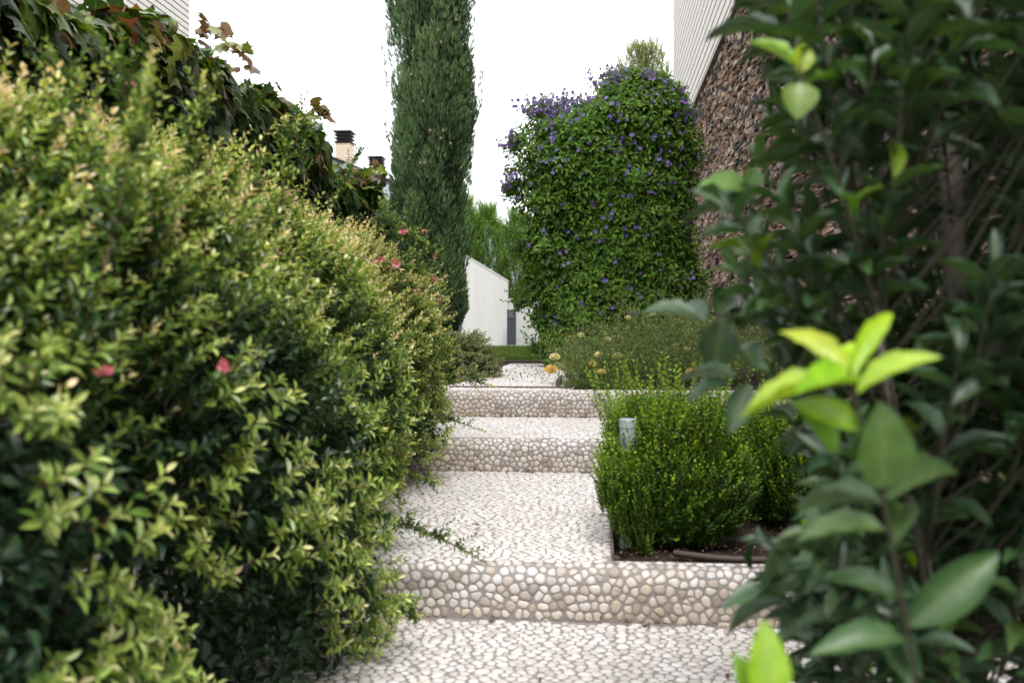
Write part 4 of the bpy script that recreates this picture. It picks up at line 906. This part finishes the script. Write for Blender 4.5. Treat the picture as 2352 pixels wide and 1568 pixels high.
# ---- box bushes ----------------------------------------------------------------------
def box_bush(c, rx, ry, H, N, label, prof=None, lean=(0, 0), bol=False, clear=None):
    th0 = thing('box_bush', label, 'bush', (c[0], c[1], c[2]), 'box bushes planted beside the path')
    lf, st = MB(), MB()
    ph = rng.uniform(0, 2 * math.pi, N); t = rng.random(N); rad = np.sqrt(rng.random(N)) * .35 + .65 * rng.random(N) ** .35
    # body profile: narrow foot, belly at mid height, loose open top
    prof = prof or ([0, .12, .3, .5, .7, .9], [.48, .82, 1.0, 1.0, .86, .58])
    rr_ = np.interp(t * .9, *prof) * rad
    wob = 1 + .08 * np.sin(3 * ph + c[0] * 9) + .05 * np.sin(7 * ph)
    base = np.stack([c[0] + np.cos(ph) * rx * rr_ * wob, c[1] + np.sin(ph) * ry * rr_ * wob, c[2] + .02 + t * H * .84], 1)
    base += np.stack([lean[0] * t, lean[1] * t, np.zeros(N)], 1)
    out = np.stack([np.cos(ph), np.sin(ph), np.zeros(N)], 1)
    up = np.interp(t, [0, .2, .5, 1], [.25, .7, 1.5, 2.6])
    dirn = nrm(out * rad[:, None] * .75 + np.array([0, 0, 1.]) * up[:, None] + rng.normal(0, .22, (N, 3)))
    L = rng.uniform(.06, .13, N) * (1 + .5 * t); base = base - dirn * (L * .55)[:, None]
    if clear is not None:
        kc = ~((np.abs(base[:, 0] - clear[0]) < .055) & (base[:, 1] < clear[1] + .05) & (base[:, 2] > clear[2]))
        base, dirn, L, rad, t, ph = base[kc], dirn[kc], L[kc], rad[kc], t[kc], ph[kc]; N = len(base)
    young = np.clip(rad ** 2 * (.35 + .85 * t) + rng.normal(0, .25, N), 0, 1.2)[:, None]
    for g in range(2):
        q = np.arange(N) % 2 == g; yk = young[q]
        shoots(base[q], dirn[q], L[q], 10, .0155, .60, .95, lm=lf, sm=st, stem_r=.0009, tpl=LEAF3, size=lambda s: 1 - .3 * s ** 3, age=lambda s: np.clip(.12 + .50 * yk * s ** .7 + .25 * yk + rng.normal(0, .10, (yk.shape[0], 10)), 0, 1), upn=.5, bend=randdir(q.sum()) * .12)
    if bol:
        n_ = 420; b_ = np.stack([rng.uniform(.0, .17, n_), rng.uniform(3.20, 3.29, n_), rng.uniform(.10, .37, n_)], 1); b_ = b_[b_[:, 2] > .11 + np.maximum(0, .11 - b_[:, 0]) * 1.5]; n_ = len(b_)
        shoots(b_, np.array([-.1, -.15, 1.]) + rng.normal(0, .2, (n_, 3)), rng.uniform(.06, .12, n_), 10, .0155, .6, .95, lm=lf, sm=st, stem_r=.0009, age=lambda s: np.clip(.3 + .4 * s + rng.normal(0, .1, (n_, 10)), 0, 1), upn=.5)
    n_ = N // 28; ph = rng.uniform(0, 6.28, n_); r_ = rng.random(n_) ** .5 * .85       # taller plumes above the top
    b_ = np.stack([c[0] + lean[0] + np.cos(ph) * rx * r_, c[1] + lean[1] + np.sin(ph) * ry * r_, np.full(n_, c[2] + H * .72)], 1)
    if clear is not None: b_[(np.abs(b_[:, 0] - clear[0]) < .07) & (b_[:, 1] < clear[1] + .05), 0] += .13
    shoots(b_, np.array([0, 0, 1.]) + rng.normal(0, .2, (n_, 3)) + np.stack([np.cos(ph), np.sin(ph), np.zeros(n_)], 1) * .2, rng.uniform(.26, .55, n_) ** 2 * H / .5, 13, .0165, .6, .9, lm=lf, sm=st, stem_r=.001, size=lambda s: 1 - .3 * s, age=lambda s: np.clip(.5 + .35 * s + rng.normal(0, .08, (n_, 13)), 0, 1), upn=.4)
    lf.build('foliage', M['box'], th0); st.build('stems', M['stem'], th0)
    tm = MB(); n_ = 9; p0 = np.tile(np.array(c), (n_, 1)) + rng.normal(0, .012, (n_, 3)) - np.array([0, 0, .02]); p1 = p0 + np.stack([rng.normal(0, rx * .45, n_), rng.normal(0, ry * .45, n_), rng.uniform(.5, .8, n_) * H], 1)
    tt = np.linspace(0, 1, 6)[None, :, None]; tm.tubes(p0[:, None] + (p1 - p0)[:, None] * tt, np.linspace(.008, .003, 6)[None], 5); tm.build('trunk', M['bark'], th0)
    return th0
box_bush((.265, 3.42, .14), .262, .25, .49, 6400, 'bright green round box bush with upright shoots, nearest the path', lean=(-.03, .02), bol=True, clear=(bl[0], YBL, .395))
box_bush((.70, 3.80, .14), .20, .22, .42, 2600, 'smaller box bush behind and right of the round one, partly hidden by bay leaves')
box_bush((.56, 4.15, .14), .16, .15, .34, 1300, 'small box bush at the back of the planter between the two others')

# ---- rose shrub ------------------------------------------------------------------------
ro = thing('rose_bush', 'wispy low rose bush with yellow and cream blooms above the third step', 'bush', (.3, 7.4, .47))
lf, st = MB(), MB(); N = 1500
bx = rng.uniform(-.22, 1.35, N); by = rng.uniform(6.5, 8.4, N); base = np.stack([bx, by, np.full(N, .46)], 1)
Hh = np.interp(bx, [-.3, 0, .3, .8, 1.4], [.26, .38, .47, .52, .48]) * rng.uniform(.4, 1.3, N)
dirn = nrm(np.stack([rng.normal(-.05, .75, N), rng.normal(-.15, .6, N), np.ones(N)], 1)); dirn[bx < 0, 0] -= .35
base[:, 2] += rng.uniform(0, .75, N) * Hh
shoots(base, dirn, Hh * rng.uniform(.5, .95, N), 12, .029, .32, 1.0, lm=lf, sm=st, stem_r=.0012, bend=np.stack([rng.normal(0, .3, N), rng.normal(0, .3, N), np.full(N, -.2)], 1),
       age=lambda t: np.clip(.38 + .55 * t * rng.random((N, 1)) + rng.normal(0, .22, (N, 12)), 0, 1), upn=.8)
finish(ro, lf, st, M['rose'], M['stem'])
def rose(x, y, Y, s, mat, tall=1.0):
    p = at(x, y, Y); mb = MB()
    for ring, (k, a, l) in enumerate(((5, .75, 1.0), (5, .45, .95), (4, .18, .85))):
        an = np.arange(k) * 2 * math.pi / k + ring * .5
        d = np.stack([np.cos(an) * math.sin(a), np.sin(an) * math.sin(a), np.full(k, math.cos(a)) * tall], 1)
        nn = np.stack([-np.cos(an), -np.sin(an), np.full(k, .5)], 1)
        mb.inst(leaf_tpl(4, .62, -.5, -.15, .6), np.tile(p - np.array([0, 0, s * .5]), (k, 1)), basis(d, nn, np.full(k, s * l), np.full(k, s * .85 * l)), rng.random(k))
    f = mb.build('flower', mat, ro)
    return p
for (x, y, Y, s, mt) in ((1266, 846, 6.9, .058, 'petal_yellow'), (1284, 840, 7.0, .050, 'petal_cream'), (1275, 818, 7.0, .050, 'petal_cream'), (1360, 834, 6.7, .036, 'petal_yellow'), (1382, 852, 6.6, .034, 'petal_yellow'),
                         (1374, 813, 6.9, .040, 'petal_cream'), (1419, 816, 6.8, .042, 'petal_cream'), (1335, 768, 7.4, .034, 'petal_cream'), (1396, 778, 7.3, .034, 'petal_cream'), (1590, 853, 6.6, .052, 'petal_yellow'),
                         (1443, 728, 8.0, .034, 'petal_cream'), (1500, 721, 8.0, .030, 'petal_cream'), (1582, 758, 7.5, .040, 'petal_cream'), (1578, 800, 7.0, .030, 'petal_cream')):
    s *= 1.22; p = rose(x, y, Y, s, M[mt]); mb = MB(); q = p - np.array([0, 0, s * .4]); g0 = np.array([p[0] + rng.normal(0, .05), p[1] + .05, .47]); mb.tubes(np.stack([g0, (g0 + q) / 2 + rng.normal(0, .01, 3), q])[None], .0018, 4); mb.build('flower_stem', M['stem'], ro)
# grass tuft at the corner of the rose bed
gt = thing('grass_tuft', 'loose tuft of thin bluish grass at the corner of the rose bed', 'grass tuft', (-.1, 6.5, .47))
mb = MB(); N = 330; b0 = np.stack([rng.uniform(-.22, .25, N), rng.uniform(6.30, 6.55, N), np.full(N, .475)], 1); a = rng.uniform(0, 6.28, N); L = rng.uniform(.08, .20, N)
o_ = np.stack([np.cos(a) - .2, np.sin(a) * .7 - .3, np.zeros(N)], 1); t5 = np.linspace(0, 1, 6)[None, :, None]
Pg = b0[:, None] + o_[:, None] * t5 ** 1.5 * L[:, None, None] * .8 + np.array([0, 0, 1.]) * (t5 - .75 * t5 ** 2.2) * L[:, None, None]
mb.tubes(Pg, np.linspace(.0016, .0004, 6)[None], 3, .4); mb.build('blades', M['grass'], gt)

# ---- variegated shrub, dark groundcover under the cypress ---------------------------------
va = thing('variegated_shrub', 'low shrub with cream-edged leaves at the foot of the cypress', 'shrub', (-1.05, 7.9, .47))
lf, st = MB(), MB(); N = 620; ph = rng.uniform(0, 6.28, N); t = rng.random(N); r_ = np.sqrt(1 - (t * .95) ** 2) * .27 * rng.uniform(.5, 1, N)
base = np.stack([-1.10 + np.cos(ph) * r_ * 1.05, 7.9 + np.sin(ph) * r_, .48 + t * .30], 1); o_ = np.stack([np.cos(ph), np.sin(ph), t], 1)
shoots(base, o_ + randdir(N) * .4, rng.uniform(.05, .12, N), 6, .034, .62, 1.1, lm=lf, sm=st, tpl=LEAF4, age=lambda t: np.clip(rng.random((N, 6)), 0, 1), upn=.9)
finish(va, lf, st, M['varieg'], M['stem'])
gc = thing('ground_cover_shrub', 'low leafy green shrub between the abelia and the variegated shrub', 'shrub', (-1.35, 7.5, .47))
lf, st = MB(), MB(); N = 700; base = np.stack([rng.uniform(-1.9, -1.12, N), rng.uniform(7.2, 8.2, N), rng.uniform(.48, .72, N)], 1)
shoots(base, np.array([0, -.2, .8]) + randdir(N) * .6, rng.uniform(.06, .14, N), 8, .026, .5, 1.1, lm=lf, sm=st, age=lambda t: np.clip(.2 + .35 * t + rng.normal(0, .1, (N, 8)), 0, 1), upn=.9)
finish(gc, lf, st, M['box'], M['stem'])

# ---- bright hedge behind the pale wall ------------------------------------------------------
YF = 23.5
def leafy_column(xc, wpx, ytop, Y, N, label, name='laurel_shrub', shoots_n=10):
    c0 = at(xc, 755, Y); topz = at(xc, ytop, Y)[2]; hw_ = wpx / 2 / FX * Y
    t0 = thing(name, label, 'shrub', (c0[0], Y, .44), 'bright shrubs behind the pale wall')
    lf, st = MB(), MB(); z = rng.uniform(.6, 1, N) * 0 + rng.uniform(1.0, topz, N); ph = rng.uniform(0, 6.28, N)
    tap = np.clip((topz - z) / (topz - 1) * 2.5, .1, 1) ** .6; r_ = hw_ * tap * rng.uniform(.4, 1, N)
    base = np.stack([c0[0] + np.cos(ph) * r_, Y + np.sin(ph) * r_, z], 1)
    shoots(base, np.stack([np.cos(ph) * .5, np.sin(ph) * .5, np.full(N, 1.3)], 1) + randdir(N) * .25, rng.uniform(.2, .4, N), 8, .085, .30, .95, opposite=True, lm=lf, sm=st, stem_r=.003, age=lambda t: np.clip(.15 + .5 * t + .3 * (z[:, None] - 1) / (topz - 1) + rng.normal(0, .12, (N, 8)), 0, 1), upn=.6)
    k = shoots_n; b = np.stack([c0[0] + rng.uniform(-.7, .7, k) * hw_, Y + rng.uniform(-.5, .5, k) * hw_, np.full(k, topz - .3)], 1)
    shoots(b, np.array([0, 0, 1.]) + rng.normal(0, .08, (k, 3)), rng.uniform(.4, .85, k), 14, .075, .32, .9, lm=lf, sm=st, stem_r=.004, age=lambda t: np.clip(.7 + .2 * t + rng.normal(0, .1, (k, 14)), 0, 1), upn=.4)
    lf.build('foliage', M['farhedge'], t0); st.build('stems', M['stem'], t0)
leafy_column(1070, 80, 470, YF, 1000, 'bright green shrub rising just right of the cypress', shoots_n=6)
leafy_column(1120, 90, 488, YF + .3, 1100, 'bright green upright shrub in the middle behind the sloping wall', shoots_n=6)
leafy_column(1185, 90, 500, YF, 1100, 'bright green shrub behind the wall, touching the purple-flowered bush', shoots_n=6)
leafy_column(1270, 120, 560, YF, 900, 'green shrub behind the wall, almost hidden by the purple-flowered bush', shoots_n=2)

# ---- yellow-green tree behind the house corner -------------------------------------------------
YT = 24.5
yt = thing('feathery_tree', 'airy yellow-green tree rising behind the purple-flowered bush', 'tree', (at(1480, 755, YT)[0], YT, .44))
lf, st = MB(), MB(); N = 800; cx_ = at(1480, 755, YT)[0]; topz = at(1490, 80, YT)[2]
z = topz - .3 - 4.2 * rng.random(N) ** 1.5; r_ = np.clip((topz - z) ** .6 * .80, .15, 1.4) * np.sqrt(rng.random(N)); ph = rng.uniform(0, 6.28, N)
base = np.stack([cx_ + np.cos(ph) * r_, YT + np.sin(ph) * r_, z - .1], 1)
for g in range(3):
    q = np.arange(N) % 3 == g; n_ = q.sum()
    shoots(base[q], np.array([0, 0, .9]) + rng.normal(0, .35, (n_, 3)), rng.uniform(.22, .5, n_), 12, .075, .22, .6, lm=lf, sm=st, stem_r=.004, tpl=LEAF3, age=lambda t: np.clip(rng.random((n_, 12)), 0, 1), upn=.4)
lf.build('crown', M['yellowtree'], yt)
zz = np.linspace(.4, topz - .3, 14); st.tubes(np.stack([np.full(14, cx_) + .05 * np.sin(zz * 2), np.full(14, YT), zz], 1)[None], np.linspace(.09, .01, 14)[None], 8)
p0 = np.stack([np.full(N, cx_), np.full(N, YT), np.maximum(z - .6, .6)], 1); st.tubes(np.stack([p0, (p0 + base) / 2, base], 1), .006, 3)
st.build('trunk', M['bark'], yt)

# ---- bay laurel in the right foreground ----------------------------------------------------------
bay = thing('bay_laurel', 'tall bay laurel with big glossy dark leaves and a grey stem, right foreground', 'shrub', (.60, 1.65, 0))
lf, st, tk = MB(), MB(), MB()
def path(pts, n=24):
    pts = np.array(pts); t = np.linspace(0, len(pts) - 1, n); P = np.stack([np.interp(t, range(len(pts)), pts[:, k]) for k in range(3)], 1)
    for _ in range(3): P[1:-1] = (P[:-2] + 2 * P[1:-1] + P[2:]) / 4
    return P
T0 = path([(.60, 1.66, -.02), at(2230, 1300, 1.64), at(2195, 700, 1.62), at(2180, 300, 1.62), at(2150, -100, 1.62), at(2170, -500, 1.62)])
tk.tubes(T0[None], np.linspace(.021, .015, 24)[None], 10)
T1 = path([(.70, 1.55, -.02), at(2390, 1100, 1.5), at(2420, 500, 1.5), at(2350, 0, 1.5), at(2300, -300, 1.5)]); tk.tubes(T1[None], np.linspace(.014, .008, 24)[None], 8)
T2 = path([(.55, 1.5, -.02), at(2150, 1400, 1.3), at(2060, 1000, 1.25), at(1990, 600, 1.3), at(1960, 200, 1.35), at(1900, -100, 1.4)]); tk.tubes(T2[None], np.linspace(.009, .004, 24)[None], 8)
stems_ = np.concatenate([T0[2:], T1[2:], T2[2:]])
# twigs: anchored round the stems, each with a dozen leaves
N = 500
src = stems_[rng.integers(0, len(stems_), N)]
tipx = rng.uniform(1690, 2560, N); tipy = rng.uniform(-140, 1640, N); 
edge = np.interp(tipy, [-150, 100, 300, 500, 700, 900, 1100, 1300, 1500, 1700], [1670, 1765, 1820, 1775, 1730, 1770, 1860, 1900, 1860, 1850])
tipx = np.maximum(tipx, edge + rng.uniform(0, 120, N)); dens = np.clip((tipx - edge) / 330, 0, 1); kp = rng.random(N) < .30 + .70 * dens; tipx, tipy, src = tipx[kp], tipy[kp], src[kp]; N = len(tipx)
Yt = rng.uniform(1.12, 1.95, N); Yt[(np.abs(tipx - 2195) < 95) & (tipy > 180) & (tipy < 760)] += .55; tips = np.array([at(x, y, Y) for x, y, Y in zip(tipx, tipy, Yt)]); 
near = stems_[None] - tips[:, None]; near[..., 2] += .22; idx = np.argmin((near ** 2).sum(2), 1); src = stems_[idx]
v = tips - src; L = np.linalg.norm(v, axis=1)
st.tubes(np.stack([src, src + v * .5 + np.array([0, 0, -.02]), tips], 1), np.array([.0024, .0018, .0015])[None], 5)
Lf = rng.uniform(.14, .24, N); dirn = nrm(v + np.array([0, 0, .5]) * L[:, None]); base = tips - dirn * (Lf * .5)[:, None]
yk = (rng.random((N, 1)) < .12) * .3
shoots(base, dirn, Lf, 11, .072, .35, 1.05, opposite=False, tpl=LEAF8, lm=lf, sm=st, stem_r=.0022, age=lambda t: np.clip(.10 + .28 * rng.random((N, 1)) + .12 * t + yk * t ** 2 * 1.3 + rng.normal(0, .07, (N, 11)), 0, 1), upn=.6, size=lambda t: 1 - .35 * t ** 3, sides=5, bend=randdir(N) * .15)
# single leaves and the bright young shoots, nearer than the rest
def one(x0, y0, x1, y1, Ya, Yb, wid, age, roll=(0, -.3, 1)):
    a, b = at(x0, y0, Ya), at(x1, y1, Yb); d = b - a; l = np.linalg.norm(d)
    lf.inst(LEAF8, a[None], basis(d[None], np.array([roll], float), np.array([l]), np.array([wid])), np.array([age]))
def stem(pts, r0=.0028, r1=.0016):
    P = path([at(*p) for p in pts], 20); st.tubes(P[None], np.linspace(r0, r1, 20)[None], 6)
stem([(2125, 1700, .98), (2090, 1480, .95), (2040, 1200, .92), (2025, 1120, .91), (1985, 1000, .90), (1955, 880, .90)])
one(1948, 880, 1694, 905, .90, .90, .027, .88, (0, -.35, 1)); one(1950, 870, 1808, 735, .90, .92, .026, 1.0, (.4, -.9, .4)); one(1955, 860, 1925, 760, .9, .97, .022, .95, (.1, -1, .3)); one(1958, 865, 2050, 690, .90, .93, .020, .92, (-.4, -.9, .2))
one(1968, 905, 2140, 790, .90, .88, .026, .88, (-.3, -.6, .8)); one(1960, 880, 1860, 850, .90, .83, .030, .85, (.2, -.6, 1)); one(1975, 985, 1835, 915, .91, .90, .026, .80, (.3, -.9, .3)); one(1915, 1045, 1850, 925, .92, .91, .026, .72, (.5, -.8, .2))
one(2026, 1122, 2035, 940, .91, .88, .050, .60, (0, -1, .1)); one(2030, 1150, 2215, 1035, .92, .98, .034, .48, (-.2, -.7, .7)); one(2030, 1160, 1820, 1120, .92, 1.0, .034, .42, (.1, -.5, 1)); one(2040, 1220, 1830, 1205, .92, .93, .030, .50, (.1, -.5, 1))
one(2045, 1260, 2080, 1110, .92, 1.0, .032, .5, (-.2, -1, .3)); one(2085, 1440, 2300, 1265, .95, .94, .042, .52, (-.1, -1, .4)); one(2070, 1380, 1895, 1300, .94, .95, .028, .48, (.1, -.6, 1)); one(2080, 1470, 1880, 1470, .95, .92, .032, .48, (0, -.7, .9))
one(1765, 1640, 1762, 1435, .80, .80, .034, .82, (0, -1, .2)); one(1770, 1640, 1700, 1520, .82, .80, .028, .75, (0, -1, .3)); stem([(1780, 1900, .85), (1768, 1740, .82), (1764, 1610, .80)])
stem([(2010, 700, 1.2), (1930, 420, 1.15), (1850, 200, 1.12), (1835, 150, 1.12)])
one(1832, 160, 1735, 70, 1.12, 1.12, .030, .84, (.5, -.6, .8)); one(1835, 170, 1852, 95, 1.12, 1.12, .024, .9, (.2, -1, .3)); one(1838, 190, 1835, 260, 1.12, 1.1, .04, .7, (0, -1, .4)); one(1840, 200, 1925, 150, 1.12, 1.15, .028, .68, (-.3, -.6, .8)); one(1836, 165, 1880, 110, 1.12, 1.14, .022, .45, (0, -1, .4))
one(1800, 75, 1625, 45, 1.2, 1.25, .04, .12, (.1, -.5, 1)); one(1820, 95, 1690, 120, 1.2, 1.22, .036, .14, (.1, -.6, 1)); stem([(1950, 120, 1.3), (1870, 90, 1.25), (1800, 75, 1.2)]); one(1850, 130, 1760, 160, 1.3, 1.3, .036, .2); one(1900, 80, 1800, 30, 1.3, 1.3, .04, .15)
stem([(1900, 500, 1.35), (1760, 450, 1.3), (1700, 420, 1.3)])
one(1720, 440, 1612, 405, 1.3, 1.3, .038, .68, (.2, -.8, .6)); one(1740, 455, 1650, 480, 1.3, 1.28, .034, .30, (0, -.6, 1)); one(1760, 470, 1570, 460, 1.32, 1.35, .024, .45); one(1720, 430, 1742, 385, 1.3, 1.3, .028, .6, (0, -1, .3)); one(1760, 520, 1640, 500, 1.35, 1.35, .03, .25)
stem([(1850, 760, 1.35), (1700, 730, 1.3), (1640, 720, 1.3)])
one(1610, 740, 1482, 690, 1.3, 1.3, .036, .35, (.1, -.5, 1)); one(1620, 740, 1560, 680, 1.3, 1.35, .036, .22, (.2, -1, .4)); one(1640, 725, 1690, 650, 1.3, 1.35, .04, .2, (0, -1, .4)); one(1660, 730, 1640, 850, 1.3, 1.3, .05, .25, (0, -1, .3)); one(1700, 760, 1720, 690, 1.3, 1.35, .04, .2)
stem([(1900, 900, 1.3), (1740, 860, 1.25), (1680, 850, 1.25)])
one(1690, 870, 1560, 840, 1.25, 1.3, .032, .3); one(1680, 880, 1570, 905, 1.25, 1.25, .036, .2); one(1720, 880, 1680, 985, 1.25, 1.22, .034, .3, (0, -1, .5)); one(1740, 850, 1700, 770, 1.25, 1.3, .036, .22, (0, -1, .4))
stem([(2050, 1400, 1.3), (1880, 1380, 1.25), (1800, 1370, 1.22)])
one(1800, 1370, 1660, 1370, 1.22, 1.2, .036, .35); one(1810, 1380, 1650, 1425, 1.22, 1.25, .034, .2); one(1800, 1365, 1790, 1260, 1.22, 1.2, .05, .35, (0, -1, .4)); one(1830, 1375, 1930, 1330, 1.22, 1.2, .034, .3); one(1850, 1400, 1800, 1450, 1.25, 1.2, .036, .25)
lf.build('foliage', M['laurel'], bay, True); st.build('twigs', M['twig'], bay, True); tk.build('trunk', M['bark'], bay, True)
